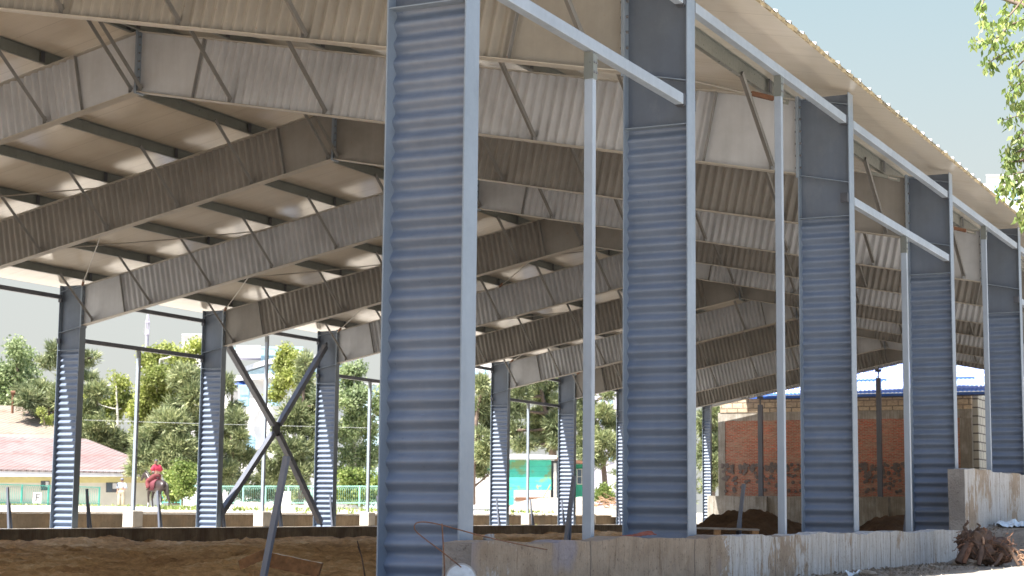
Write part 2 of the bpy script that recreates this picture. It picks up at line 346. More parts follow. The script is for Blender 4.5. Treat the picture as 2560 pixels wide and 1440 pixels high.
def braces(side, root):
    for k, t in enumerate(TK):
        b = MB(); x = X(side, t); y0 = -.03; top = Vector((x, -1.36, zt(t)+.05)); bot = Vector((x, -.075, zb(t)+.07))
        b.bar(bot, top, .08, .005); n = Vector((.037, 0, 0)); b.bar(bot+n+Vector((0, -.028, -.028)), top+n+Vector((0, -.028, -.028)), .005, .065)
        b.box(x-.045, -.10, zb(t)+.013, x-.037, -.022, zb(t)+.15)
        b.build('fly_brace', [M['brace']], root)
        c = MB(); c.box(x+.034, -.30, zt(t)+.005, x+.040, -.2, zt(t)+.19)
        c.build('purlin_cleat', [M['darksteel']], root)
ORD = ['first', 'second', 'third', 'fourth', 'fifth', 'sixth', 'seventh', 'eighth', 'ninth', 'tenth', 'eleventh', 'twelfth', 'thirteenth', 'fourteenth']
pf = empty('portal_frame')
for sd_ in (1, -1): column(sd_, pf); rafter(sd_, pf); braces(sd_, pf)
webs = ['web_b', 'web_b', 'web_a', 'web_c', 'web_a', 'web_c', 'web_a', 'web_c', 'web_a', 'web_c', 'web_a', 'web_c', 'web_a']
FL = {0: 'portal frame with the big grey blue corrugated column nearest the camera',
      1: 'portal frame with beige ribbed rafter along the top edge, column right of first slim post',
      2: 'third portal frame, pale lavender ribbed rafter with its ridge joint seen at upper left',
      3: 'brown ribbed portal frame with ridge joint just left of the nearest column',
      4: 'portal frame whose striped sunlit far column stands leftmost',
      5: 'brown portal frame landing on the far column at the foot of the cross brace',
      6: 'seventh portal frame, far column meeting the top right end of the cross brace',
      7: 'eighth portal frame, far column hidden behind the nearest column',
      8: 'ninth portal frame, far column left of the green shed',
      9: 'tenth portal frame, far column right of the green shed front',
      10: 'eleventh portal frame, its far column just left of the second near column',
      11: 'twelfth portal frame, brown rafter last before the rear gable',
      12: 'rear gable portal frame standing in front of the brick building'}
frames = []
for i, y in enumerate(YF):
    if i == 12:
        DC, DEP = .42, .34; o = empty('portal_frame')
        for sd_ in (1, -1): column(sd_, o); rafter(sd_, o)
        DC, DEP = .70, 1.02
    else: o = pf if i == 0 else copy_tree(pf)
    o.location = (0, y, 0); frames.append(o)
o = copy_tree(pf); o.location = (0, -10.75, 0); frames.append(o); webs.append('web_b'); FL[13] = 'frontmost portal frame beside the camera'
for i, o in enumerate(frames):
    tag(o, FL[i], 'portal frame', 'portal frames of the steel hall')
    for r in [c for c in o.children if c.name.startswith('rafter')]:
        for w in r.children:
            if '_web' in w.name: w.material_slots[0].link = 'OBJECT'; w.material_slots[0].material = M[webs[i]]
# purlins
YP0, YP1 = -11.2, 65.05
k = 0
for side in (1, -1):
    for j, t in enumerate(TK):
        p = MB(); x = X(side, t); z = zt(t)+.0045; d = .2*side*-1
        f1 = [(x, z), (x, z+.19)]
        p.box(x-.0015, YP0, z, x+.0015, YP1, z+.188)
        p.prism([(x-.0015, YP0, z), (x-.062, YP0, z-.062*d*1 if False else z+.001), (x-.062, YP0, z+.003), (x-.0015, YP0, z+.003)], (0, YP1-YP0, 0))
        p.box(x-.0635, YP0, z+.0005, x-.0615, YP1, z+.02)
        p.box(x+.0016, YP0, z+.185, x+.062, YP1, z+.188)
        o = p.build('purlin', [M['galv']])
        lab = ('galvanised roof purlin, %s up from the eave on the %s slope' % (ORD[j], 'near' if side > 0 else 'far')) if j < 6 else \
              'galvanised roof purlin closest to the ridge on the %s slope' % ('near' if side > 0 else 'far')
        tag(o, lab, 'purlin', 'roof purlins')
# roof
roof = empty('roof', (0, 0, 0)); tag(roof, 'long beige sandwich panel roof of the hall with ragged yellow foam eave', 'roof')
YR0, YR1 = -11.4, 65.24
for side in (1, -1):
    nm = ('near' if side > 0 else 'far')
    def zr(t, h): return zt(t)+.198+h
    e = MB(); vs = []; fs = []; 
    e.prism([(X(side, -.235), YR0, zr(-.235, 0)), (X(side, HALF-.001), YR0, zr(HALF, 0)), (X(side, HALF-.001), YR0, zr(HALF, .003)), (X(side, -.235), YR0, zr(-.235, .003))], (0, YR1-YR0, 0))
    a = e.build('roof_slope', [M['liner']], roof)
    f = MB(); n = int((YR1-YR0)/.06); rg = random.Random(3)
    pr = []
    for i in range(n+1):
        y = YR0+(YR1-YR0)*i/n; j1 = -.25+rg.uniform(-.02, .018); j2 = -.25+rg.uniform(-.03, .018); hh = .045+(.012 if rg.random() < .12 else 0)
        pr.append([(X(side, j1), y, zr(-.25, .004)), (X(side, j2), y, zr(-.25, hh)), (X(side, .1), y, zr(.1, .044)), (X(side, .1), y, zr(.1, .004))])
    vs = [v for q in pr for v in q]; fs = []
    for i in range(n):
        for j in range(4): fs.append((4*i+j, 4*i+(j+1) % 4, 4*i+4+(j+1) % 4, 4*i+4+j))
    f.add(vs, fs); f.add(pr[0], [(0, 1, 2, 3)]); f.add(pr[-1], [(3, 2, 1, 0)])
    f.prism([(X(side, .1), YR0, zr(.1, .0045)), (X(side, HALF-.002), YR0, zr(HALF, .0045)), (X(side, HALF-.002), YR0, zr(HALF, .043)), (X(side, .1), YR0, zr(.1, .043))], (0, YR1-YR0, 0))
    f.build('foam_core', [M['foam']], a)
    g = MB(); y = YR0; prof = []
    while y < YR1-.45:
        prof += [(y, 0), (y+.43, 0), (y+.45, .038), (y+.48, .038)]; y += .5
    prof.append((YR1, 0)); vs = []; fs = []
    for yy, h in prof:
        for q in (-.262, HALF-.002):
            vs.append((X(side, q), yy, zr(q, .050+h)))
    for i in range(len(prof)-1): fs.append((2*i, 2*i+1, 2*i+3, 2*i+2))
    g.add(vs, fs)
    g.build('top_sheet', [M['roofskin']], a, recalc=False)
rc = MB(); 
for side in (1, -1):
    rc.prism([(X(side, HALF-.35), YR0, zt(HALF-.35)+.295), (X(side, HALF+.0), YR0, zt(HALF)+.302), (X(side, HALF), YR0, zt(HALF)+.306), (X(side, HALF-.35), YR0, zt(HALF-.35)+.299)], (0, YR1-YR0, 0))
rc.build('ridge_cap', [M['roofskin']], roof)
# girts
def girt(side, i, z, label):
    y0, y1 = YF[i]+.175, YF[i+1]-.175
    r = empty('wall_girt', (0, 0, 0)); m = MB(); xa, xb = X(side, .015), X(side, .105)
    m.box(min(xa, xb), y0, z-.055, max(xa, xb), y1, z+.055); o = m.build('beam', [M['girt'] if side > 0 else M['xbrace']], r, .006)  # far girts take a darker colour, their backlit look painted in
    for yy, s in ((y0-.06, 1), (y1+.06, -1)):
        c = MB(); c.box(min(xa, xb)+.01, min(yy, yy+s*.05), z-.07, max(xa, xb)-.01, max(yy, yy+s*.05), z+.052); c.build('end_bracket', [M['darksteel']], r)
    localize(r, (X(side, .06), (y0+y1)/2, z))
    tag(r, label, 'girt', 'wall girts between the columns'); return r
NB = {0: 'first', 1: 'second', 2: 'third', 3: 'fourth', 4: 'fifth', 5: 'sixth', 6: 'seventh', 7: 'eighth', 8: 'ninth', 9: 'tenth', 10: 'eleventh', 11: 'twelfth'}
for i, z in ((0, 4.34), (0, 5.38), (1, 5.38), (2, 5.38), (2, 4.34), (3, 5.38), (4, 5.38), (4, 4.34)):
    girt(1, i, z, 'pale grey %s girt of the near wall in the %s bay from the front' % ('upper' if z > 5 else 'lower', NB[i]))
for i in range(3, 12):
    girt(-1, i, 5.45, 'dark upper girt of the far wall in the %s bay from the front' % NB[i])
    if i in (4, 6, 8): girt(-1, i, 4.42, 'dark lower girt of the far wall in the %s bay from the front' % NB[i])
# wall posts
def post(side, y, top, base, label, w=.075, d=.085, mat='girt'):
    r = empty('wall_post'); m = MB(); xa, xb = sorted((X(side, .012), X(side, .012+d)))
    m.box(xa, y-w/2, base, xb, y+w/2, top); m.build('post', [M[mat]], r, .006)
    b = MB(); xo = X(side, .006); xo2 = X(side, .0115)
    b.box(min(xo, xo2), y-.045, top-.19, max(xo, xo2), y+.045, top+.04)
    b.box(xa, y-w/2-.008, top-.19, xb, y-w/2-.0015, top+.055)
    for zz in (top-.04, top-.13):
        for yy in (-.022, .022): b.prism([(xo, y+yy+.012*math.cos(a*math.pi/3), zz+.012*math.sin(a*math.pi/3)) for a in range(6)], (.01*side, 0, 0), 1)
    b.build('head_bracket', [M['galv'], M['bolt']], r)
    f = MB(); f.box(xa-.03, y-.09, base-.012, xb+.03, y+.09, base-.0005); f.build('base_plate', [M['galv']], r)
    localize(r, ((xa+xb)/2, y, base)); tag(r, label, 'post', 'slim wall posts under the girts')
post(1, -2.4, 4.22, -.3, 'slim grey box post between the two nearest columns, under a lower girt')
post(1, 3.05, 5.26, -.3, 'slim grey box post between the second and third near columns')
post(1, 9.0, 4.22, -.3, 'slim grey box post under the lower girt, between the third and fourth near columns')
post(1, 14.85, 5.26, -.3, 'slim grey box post behind the raised wall at the right edge')
for y, t_, n in ((21.05, 4.36, 'left of the horse rider'), (27.05, 5.33, 'behind the cross brace'),
                 (33.05, 4.36, 'right beside the nearest column edge'), (45.0, 4.36, 'in front of the green shed'), (39.05, 5.33, 'hidden behind the nearest column'), (51.0, 5.33, 'behind the first near post')):
    post(-1, y, t_, .13, 'slim far post on a pale pedestal, '+n, .09, .09)
    o = MB(); o.box(-23.80, y-.21, -.326, -23.45, y+.21, .115); q = o.build('concrete_pedestal', [M['pedestal']], None, .02)
    tag(q, 'pale concrete pedestal under the far post '+n, 'pedestal', 'pedestals of the far posts')
# gable posts
for x, n in ((-20.75, 'left'), (-14.95, 'right'), (-8.9, 'hidden')):
    tz = zt(-x if x > -HALF else SPAN+x)-.34
    r = empty('gable_post'); m = MB(); m.box(x-.11, 64.69, 1.0, x+.11, 64.86, tz-.42); m.build('post', [M['xbrace']], r)
    m = MB(); m.box(x-.03, 64.74, tz-.42, x+.03, 64.80, tz-.14); m.box(x-.14, 64.70, tz-.14, x+.14, 64.84, tz-.015); m.build('head_tie', [M['darksteel']], r)
    localize(r, (x, 64.77, 1.0)); tag(r, 'grey gable post before the brick building, the '+{'left': 'left one', 'right': 'middle one', 'hidden': 'right one hidden by the fourth near column'}[n], 'post', 'gable posts')
# cross brace in the sixth bay (far side)
xb = empty('cross_brace'); P1, P2 = Vector((-23.32, 24.35, -.15)), Vector((-23.32, 29.8, 5.25)); P3, P4 = Vector((-23.32, 24.5, 4.95)), Vector((-23.32, 29.75, -.2))
cc = Vector((-23.32, 27.2, 2.55))
for q in (P1, P2, P3, P4):
    d = (cc-q).normalized(); m = MB(); m.bar(q, cc-d*.2, .16, .16, (1, 0, 0)); m.build('arm', [M['xbrace']], xb, .006)
m = MB(); m.box(-23.335, 27.0, 2.33, -23.305, 27.4, 2.77); m.build('gusset_plate', [M['darksteel']], xb)
for q in (P1, P2, P3, P4):
    d = (cc-q).normalized(); m = MB(); m.bar(q-d*.15, q+d*.2, .1, .02, (1, 0, 0)); m.build('end_lug', [M['darksteel']], xb)
localize(xb, P1); tag(xb, 'large dark steel X brace between two far columns behind the leaning stub', 'cross brace')
# roof tie rods
def rod(i, side, rev, mid=False):
    t0, t1 = (.82, 6.3) if not mid else (6.4, 11.6); ya, yb = YF[i]+.25, YF[i+1]-.25
    if rev: ya, yb = yb, ya
    a = Vector((X(side, t0), ya, zt(t0)-.08)); b = Vector((X(side, t1), yb, zt(t1)-.10))
    r = empty('tie_rod'); m = MB(); mid_ = (a+b)/2-Vector((0, 0, .05)); m.tube([a, (a*3+b)/4-Vector((0, 0, .04)), mid_, (a+b*3)/4-Vector((0, 0, .04)), b], .014, 6); m.build('rod', [M['rod']], r)
    d = (b-a).normalized(); m = MB(); m.bar(a+d*.18, a+d*.5, .045, .06); m.build('turnbuckle', [M['turn'] if (i % 2 or side < 0) else M['galv']], r)
    m = MB(); m.bar(a-d*.05, a+d*.15, .012, .07); m.build('end_fork', [M['galv']], r)
    localize(r, a); tag(r, 'thin tie rod of the %s bay, %s slope, %s' % (NB[i], 'near' if side > 0 else 'far', ('upper panel, ' if mid else '')+('running back to front uphill' if rev else 'running front to back uphill')), 'tie rod', 'roof bracing tie rods')
for i in range(0, 11):
    for side in (1, -1):
        for rev in (0, 1): rod(i, side, rev)
for side in (1, -1):
    for rev in (0, 1): rod(5, side, rev, True)

# ------------------------------------------------------------------ concrete walls
rnd = random.Random(11)
def rough_wall(name, x0, x1, y0, y1, z0, z1, mats, ny, nz, amp, top=.01, endrough=True, along='y'):
    """wall slab with subdivided, slightly uneven faces"""
    m = MB(); b = MB()
    def dz(y): return top*math.sin(y*2.1)+top*.8*math.sin(y*5.3+1)+rnd.uniform(-top, top)*.6
    ys = [y0+(y1-y0)*i/ny for i in range(ny+1)]; tops = [z1+dz(y) for y in ys]
    grid = []
    for i, y in enumerate(ys):
        ring = []
        for k in range(nz+1): ring.append((x1+rnd.uniform(-amp, amp), y, z0+(tops[i]-z0)*k/nz))
        for k in range(1, 3): ring.append((x1+(x0-x1)*k/3, y, tops[i]+rnd.uniform(-.004, .004)))
        for k in range(nz, -1, -1): ring.append((x0-rnd.uniform(-amp, amp), y, z0+(tops[i]-z0)*k/nz))
        grid.append(ring)
    n = len(grid[0]); vs = [v if along == 'y' else (v[1], v[0], v[2]) for g in grid for v in g]; fs = []
    for i in range(ny):
        for k in range(n-1): fs.append((i*n+k, i*n+k+1, (i+1)*n+k+1, (i+1)*n+k))
    m.add(vs, fs, 0, False); m.add([vs[k] for k in range(n)], [tuple(range(n))], min(1, len(mats)-1)); m.add([vs[ny*n+k] for k in range(n)], [tuple(range(n))[::-1]], min(1, len(mats)-1))
    return m.build(name, mats)
o = rough_wall('low_concrete_wall', .015, .25, -5.14, 11.24, -.9, -.012, [M['conc'], M['conc_rough']], 170, 6, .006, .012)
tag(o, 'low stained concrete plinth wall along the near columns with a broken end', 'wall')
o = rough_wall('raised_concrete_wall', .015, .27, 11.26, 30, -.9, .95, [M['conc'], M['conc_rough']], 120, 8, .006, .012)
tag(o, 'taller raised concrete wall with rough honeycombed end at the right edge', 'wall')
o = rough_wall('far_plinth_wall', -24.0, -22.75, -8, 65.2, -.9, -.335, [M['conc_dark'], M['conc_dark']], 150, 3, .01, .004)
tag(o, 'long dark low plinth carrying the far columns', 'wall')
o = MB(); o.box(-22.82, -8, -.338, -22.70, 65, -.322); o = o.build('edge_board', [M['pedestal']]); tag(o, 'thin grey board capping the inner edge of the far plinth', 'board')  # pale colour carries the sunlit strip on the plinth top
bw = empty('retaining_wall'); yb_ = -4
while yb_ < 64:
    L = 2.96; m = MB(); m.box(-25.0, yb_, -.6, -24.62, yb_+L-.012, .015+rnd.uniform(-.01, .012)); m.build('wall_block', [M['block']], bw, .015)
    c = MB(); c.box(-25.06, yb_, .03, -24.58, yb_+L-.02, .055+rnd.uniform(0, .02)); c.build('coping', [M['pale']], bw, .01); yb_ += L
localize(bw, (-24.8, 30, -.6)); tag(bw, 'low brown stained retaining wall with sunlit coping outside the far columns', 'wall')
o = rough_wall('gable_plinth_wall', 64.55, 64.98, -23.4, 0, -.9, 1.02, [M['conc_far'], M['conc_far']], 80, 6, .006, .012, along='x')
tag(o, 'pale concrete plinth wall across the rear gable below the brick building', 'wall')
# splashed pilaster steps on gable plinth
for x in (-20.6, -14.75):
    m = MB(); m.box(x-.28, 64.33, -.9, x+.28, 64.545, 1.0); q = m.build('wall_pier', [M['conc_far']], None, .02); tag(q, 'concrete pier on the gable plinth under the %s gable post' % ('left' if x < -18 else 'middle'), 'pier')
# ================================================================== GROUND
def sm(a, b, x):
    t = max(0, min(1, (x-a)/(b-a))); return t*t*(3-2*t)
from mathutils import noise as mn
def gz(x, y):
    n = mn.noise(Vector((x*.5, y*.5, 1.3)))*.5+mn.noise(Vector((x*1.7, y*1.7, 4)))*.25+mn.noise(Vector((x*5, y*5, 9)))*.12
    if x > .12:
        z = -.47+.06*n; z = z-.75*sm(2.6, 6, x)
        z += sm(9.8, 13.2, y)*(.50+.1*n)*(1-.6*sm(2, 6, x))+sm(13, 24, y)*.15
        return z
    if x > -22.9: return -.95
    if x > -24.75: return -.45
    if y > 70: return -.3
    return .02+.10*sm(-25.4, -28, x)*1+.10*sm(-28, -60, x)+.05*n*sm(-25.2, -27, x)-.25*sm(-90, -140, x)
def lines(segs):
    o = []
    for a, b, s in segs:
        n = max(1, int(round((b-a)/s))); o += [a+(b-a)*i/n for i in range(n)]
    return o+[segs[-1][1]]
gx = lines([(-900, -150, 150), (-150, -90, 6), (-90, -32, 1.5), (-32, -25.3, .5), (-25.3, -24.85, .2), (-24.85, -24.7, .15), (-24.7, -22.95, .8), (-22.95, -22.85, .1), (-22.85, .1, 6), (.1, .14, .04), (.14, 3, .10), (3, 8, .5), (8, 40, 4), (40, 700, 110)])
gy = lines([(-500, -60, 88), (-60, -16, 6), (-16, 2, .6), (2, 16, .14), (16, 80, 1.0), (80, 160, 8), (160, 1100, 130)])
m = MB(); vs = [(x, y, gz(x, y)) for x in gx for y in gy]; ny = len(gy)
m.add(vs, [(i*ny+j, (i+1)*ny+j, (i+1)*ny+j+1, i*ny+j+1) for i in range(len(gx)-1) for j in range(ny-1)], 0, True)
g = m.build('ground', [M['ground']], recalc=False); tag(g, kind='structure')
def sz(x, y):
    v = Vector((x, y, 0)); n = mn.noise(v*.33)*.16+mn.noise(v*.9+Vector((3, 1, 2)))*.12+(.5-abs(mn.noise(v*1.9)))*.13-.06+mn.noise(v*4.3)*.09+abs(mn.noise(v*8))*.10
    z = -.70+n*.8
    D_ = math.hypot(x-CAM.x, y-CAM.y)
    if D_ < 20.6: z = min(z, .18-.0395*D_)
    z += .16*math.exp(-((x+9.2)**2+(y-5.6)**2)/.9)+.12*math.exp(-((x+14)**2/9+(y-12)**2/.6))
    z += .10*sm(-21.5, -22.6, x)*abs(mn.noise(Vector((y*.5, 0, 7))))*2
    return z
sx = lines([(-22.76, -2, .085), (-2, .012, .2)]); sy = lines([(-12, -6, .8), (-6, 25, .095), (25, 26, .2), (26, 64.5, .5)])
m = MB(); ny = len(sy); m.add([(x, y, sz(x, y)) for x in sx for y in sy], [(i*ny+j, (i+1)*ny+j, (i+1)*ny+j+1, i*ny+j+1) for i in range(len(sx)-1) for j in range(ny-1)], 0, True)
g = m.build('sand_floor', [M['sand']], recalc=False); tag(g, kind='structure')
# ------------------------------------------------------------------ things on the floor
def heap(name, cx, cy, rx, ry, h, mat, label, cat, z0, seed=1, n=40, rough=.12, gy_=None):
    m = MB(); vs = []; K = 72; rg = Vector((seed*3.1, seed*1.7, 0))
    for i in range(n+1):
        r = i/n
        for k in range(K):
            a = 2*math.pi*k/K; ed = 1+.14*mn.noise(Vector((math.cos(a)*1.5, math.sin(a)*1.5, seed)))
            x, y = math.cos(a)*r*rx*ed, math.sin(a)*r*ry*ed
            z = h*(max(0, 1-r**1.7))**1.05
            z += (mn.noise(Vector((x*1.1, y*1.1, 0))+rg)*.55+mn.noise(Vector((x*3.2, y*3.2, 0))+rg)*.25+mn.noise(Vector((x*9, y*9, 0))+rg)*.09)*rough*4*(1-r**4)
            vs.append((x, y, max(z, 0)-.10*sm(.85, 1, r)))
    fs = [(i*K+k, i*K+(k+1) % K, (i+1)*K+(k+1) % K, (i+1)*K+k) for i in range(n) for k in range(K)]
    m.add(vs, fs, 0, True); o = m.build(name, [mat], recalc=False); o.location = (cx, cy, z0); tag(o, label, cat); return o
def pxy(u, v, D): p = at(u, v, D); return p.x, p.y
x, y = pxy(1868, 1300, 45); heap('sand_pile', x, y, 2.1, 2.4, .90, M['soil'], 'large heap of dark brown soil between the second and third near columns', 'sand heap', -.62, 1)
x, y = pxy(2232, 1300, 45); heap('sand_pile', x, y, 1.5, 1.9, .82, M['soil'], 'smaller dark brown soil heap seen between the third and fourth near columns', 'sand heap', -.66, 2)
def kick(x, y, h, lab, base=-.34, lean=-.12, w=.07, strut=True):
    r = empty('support_frame', (x, y, base)); m = MB()
    m.bar((0, 0, 0), (lean, 0, h), w, w*.8, (0, 1, 0)); m.build('slanted_tube', [M['kick']], r, .004)
    s = -1 if lean < 0 else 1
    if strut:
        m = MB(); m.bar((s*.07 if s > 0 else .03, .02+w*.8, 0), (lean*.62, .02+w*.5, h*.62), w*.6, w*.4, (0, 1, 0)); m.build('back_strut', [M['kick']], r)
    m = MB(); m.box(-.2, -.1, -.012, .2, .06, -.0005); m.build('foot_plate', [M['kick']], r)
    tag(r, lab, 'support', 'leaning steel support frames'); return r
FP = ['at the left picture edge', 'just right of the sunlit left far column', 'in front of the horse', 'at the foot of the second far column', 'seen behind the big leaning stub', 'in front of the third far column']
for k in range(17):
    y = 15.62+2.84*k
    lab = ('thin dark leaning support on the far plinth '+FP[k]) if k < 6 else 'thin dark leaning support on the far plinth, %sth along it' % ('seven eigh nin ten eleven twelf thirteen fourteen fifteen sixteen seventeen'.split()[k-6])
    kick(-22.93, y, .97, lab, -.322, -.10, .06)
kick(-2.12, -4.36, 1.30, 'big grey leaning square stub in the sand left of the nearest column', -.66, .26, .052, False)
kick(-2.32, 1.93, 1.28, 'grey leaning double stub right of the nearest column beside a slim post', -.66, .17, .048)
kick(-2.02, 6.97, 1.28, 'grey leaning double stub in front of the large soil heap', -.66, .17, .048)
kick(-2.0, 16.3, 1.25, 'grey leaning double stub in front of the smaller soil heap', -.66, .17, .048)
# plank pieces bottom left
def boards(name, root, loc, rz, pitch, L, w, h, mat, label=None, cat=None):
    m = MB(); n = 14; vs = []; rg = random.Random(L)
    for i in range(n+1):
        xx = L*i/n; j = lambda: rg.uniform(-.004, .004); e = (.02 if i in (0, n) else 0)
        vs += [(xx+rg.uniform(-.03, .03)*(i in (0, n)), -w/2+j(), j()), (xx, w/2+j(), j()), (xx+rg.uniform(-.03, .03)*(i in (0, n)), w/2-e+j(), h+j()), (xx, -w/2+e+j(), h+j())]
    m.add(vs, [(4*i+k, 4*i+(k+1) % 4, 4*i+4+(k+1) % 4, 4*i+4+k) for i in range(n) for k in (0, 1, 3)]+[(0, 1, 2, 3), (4*n+3, 4*n+2, 4*n+1, 4*n)]); o_ = 0
    for i in range(n): m.f.append((4*i+2, 4*i+3, 4*i+7, 4*i+6)); m.m.append(1 if isinstance(mat, list) else 0); m.sm.append(False)
    o = m.build(name, mat if isinstance(mat, list) else [mat], root); o.location = loc; o.rotation_euler = (0, pitch, rz)
    if label: tag(o, label, cat)
    return o
VA = math.atan2(RT.y, RT.x)             # heading of the picture's rightward direction
M['woodtop'] = plain('pale_wood_top', (.62, .58, .52), .85, .25, 14, bs=.4); M['plankw'] = plain('orange_wood', (.25, .125, .055), .8, .4, 12, bs=.4)  # top face paler than the plank's sides
p = at(655, 1388, 20.9); boards('plank', None, (p.x, p.y, p.z-.12), VA, R(11), .68, .14, .17, [M['plankw'], M['woodtop']], 'thick weathered orange plank with pale top lying in the sand behind the big leaning stub', 'plank')
p = at(604, 1412, 20.8); boards('plank', None, (p.x, p.y, p.z-.05), VA+R(12), R(-24), .33, .16, .11, [M['plankw'], M['wood']], 'short split board end tilted up left of the big leaning stub', 'plank')
p = at(628, 1438, 20.7); boards('plank', None, (p.x, p.y, p.z-.02), VA+R(60), R(5), .12, .07, .08, M['wood'], 'small orange wood offcut at the bottom edge under the tilted board', 'plank')
# pallet
pr = empty('pallet'); p = at(1748, 1330, 24); rz = VA+R(-6)
for k in range(5):
    m = MB(); m.box(0, -.45+k*.2, .11, 1.1, -.45+k*.2+.14, .132); m.build('deck_board', [M['woodgrey']], pr)
for k in range(3):
    m = MB(); m.box(k*.5, -.45, .022, k*.5+.09, .5, .109); m.build('stringer', [M['wood']], pr)
for k in range(3):
    m = MB(); m.box(0, -.45+k*.4, 0, 1.1, -.45+k*.4+.1, .0215); m.build('bottom_board', [M['woodgrey']], pr)
q = at(1735, 1338, 24); pr.location = (q.x-.25, q.y, q.z-.02); pr.rotation_euler = (0, R(1), rz); tag(pr, 'grey wooden pallet lying before the large soil heap beside the second near column', 'pallet')
m = MB(); m.box(-.25, -.3, 0, 1.0, .3, .30); o = m.build('timber_stack', [M['woodgrey']], None, .01)
bpy.data.objects.remove(o)
# rebar loop and stake at the broken wall end
m = MB(); P = [(1153, 1418, 11.95), (1105, 1379, 12.0), (1062, 1347, 12.05), (1040, 1328, 12.1), (1036, 1314, 12.1), (1046, 1306, 12.1), (1072, 1306, 12.15), (1110, 1314, 12.2), (1180, 1333, 12.3), (1240, 1348, 12.7), (1300, 1361, 13.1), (1368, 1374, 13.6)]
pts = [at(*q) for q in P]
def smooth(pts, n=5):
    o = []
    for i in range(len(pts)-1):
        p0, p1, p2, p3 = pts[max(i-1, 0)], pts[i], pts[i+1], pts[min(i+2, len(pts)-1)]
        for k in range(n):
            t = k/n; o.append(.5*((2*p1)+(p2-p0)*t+(2*p0-5*p1+4*p2-p3)*t*t+(3*p1-p0-3*p2+p3)*t**3))
    return o+[pts[-1]]
m.tube(smooth(pts), .0045, 7); o = m.build('rebar', [M['rust']]); tag(o, 'rusty rebar bent into a long loop at the broken end of the low wall', 'rebar')
m = MB(); m.tube([at(1105, 1309, 12.02), at(1108, 1360, 12.0), at(1111, 1410, 12.0), at(1112, 1475, 12.0)], .0048, 7); o = m.build('rebar', [M['rust']]); tag(o, 'straight rusty rebar stake standing upright by the broken wall end', 'rebar')
# round cap pierced by the rebar
r = empty('pipe_cap'); c = at(1152, 1449, 11.98); h = ray(1152, 1440); h.z = 0; h.normalize(); sx_ = Vector((h.y, -h.x, 0))
def disc(rad, c, th, n=40, m_=0, mb=None):
    ring = [c+sx_*rad*math.cos(2*math.pi*k/n)+Vector((0, 0, 1))*rad*math.sin(2*math.pi*k/n) for k in range(n)]; mb.prism(ring, h*th, m_)
M['cap'] = plain('pale_blue_plastic', (.50, .56, .63), .5, .12, 30, dirt=(16, .6, (.35, .36, .38)))
M['rim'] = plain('cap_rim', (.33, .32, .31), .7, .2, 20)
mb = MB(); disc(.098, c, .03, mb=mb); mb.build('cap_disc', [M['cap']], r); mb = MB(); disc(.108, c+h*.012, .05, mb=mb); mb.build('rim', [M['rim']], r)
tag(r, 'round pale blue cap with dark rim leaning at the foot of the broken wall end', 'cap'); localize(r, c)
# orange cloth on the wall
M['cloth'] = plain('orange_rag', (.22, .06, .035), .9, .3, 12)
m = MB(); a, b = Vector((.10, -2.05, .0)), Vector((.10, -1.38, .0)); vs = []; rg = random.Random(5)
for i in range(16):
    t = i/15; w = .015+.05*t; hh = .008+.035*t*t
    for k in range(7):
        s_ = k/6-.5; vs.append((a.x+s_*w*2.2, a.y+(b.y-a.y)*t, .002+hh*(1-abs(s_)*1.6)+rg.uniform(0, .012)*t))
m.add(vs, [(i*7+k, (i+1)*7+k, (i+1)*7+k+1, i*7+k+1) for i in range(15) for k in range(6)], 0, False)
o = m.build('rag', [M['cloth']]); sol = o.modifiers.new('s', 'SOLIDIFY'); sol.thickness = .006; sol.offset = 1; tag(o, 'crumpled orange rag on the low wall at the foot of the second near column', 'rag')
# rock on wall near the first column, small stones
def rock(name, c, r, mat, seed, sq=(1, 1, .7)):
    b = bmesh.new(); bmesh.ops.create_icosphere(b, subdivisions=3, radius=1)
    for v in b.verts:
        n = mn.noise(v.co*1.3+Vector((seed, seed*2, 0)))*.45+mn.noise(v.co*3.5+Vector((seed, 0, 0)))*.18; v.co *= r*(1+n); v.co.x *= sq[0]; v.co.y *= sq[1]; v.co.z *= sq[2]
    me = bpy.data.meshes.new(name); b.to_mesh(me); b.free(); me.materials.append(mat); o = bpy.data.objects.new(name, me); COL.objects.link(o); o.location = c; return o
o = rock('stone', (.13, -4.62, .018), .045, M['conc_rough'], 3); tag(o, 'small grey stone lying on the low wall right of the nearest column foot', 'stone')
rg = random.Random(21); LBL = [('pale flat stone', (.75, 3.6), .09), ('pale stone', (.9, 8.3), .13), ('grey stone', (1.0, 9.7), .08), ('small pale stone', (.55, 2.8), .05), ('round stone', (.7, 7.2), .06)]
for k, (n_, (x, y), r_) in enumerate(LBL):
    o = rock('stone', (x, y, gz(x, y)+r_*.2), r_, M['ground'] if k % 2 else M['pale'], k+5, (1.3, 1, .55)); tag(o, n_+' on the dusty ground below the low wall', 'stone')
# gravel and rubble: uncountable
m = MB(); rg = random.Random(4)
for k in range(2600):
    x = .28+abs(rg.gauss(0, .55)); y = rg.uniform(-3, 16); s_ = rg.uniform(.006, .03)*(1.6 if rg.random() < .08 else 1); z = gz(x, y)
    q = [Vector((rg.uniform(-1, 1), rg.uniform(-1, 1), rg.uniform(-.6, .8)))*s_ for _ in range(4)]; q[0] = Vector((0, 0, s_*.9))
    m.add([Vector((x, y, z+s_*.15))+v for v in q], [(0, 1, 2), (0, 2, 3), (0, 3, 1), (1, 3, 2)])
o = m.build('gravel', [M['ground']]); tag(o, kind='stuff', label='loose gravel and crumbs of concrete along the foot of the wall')
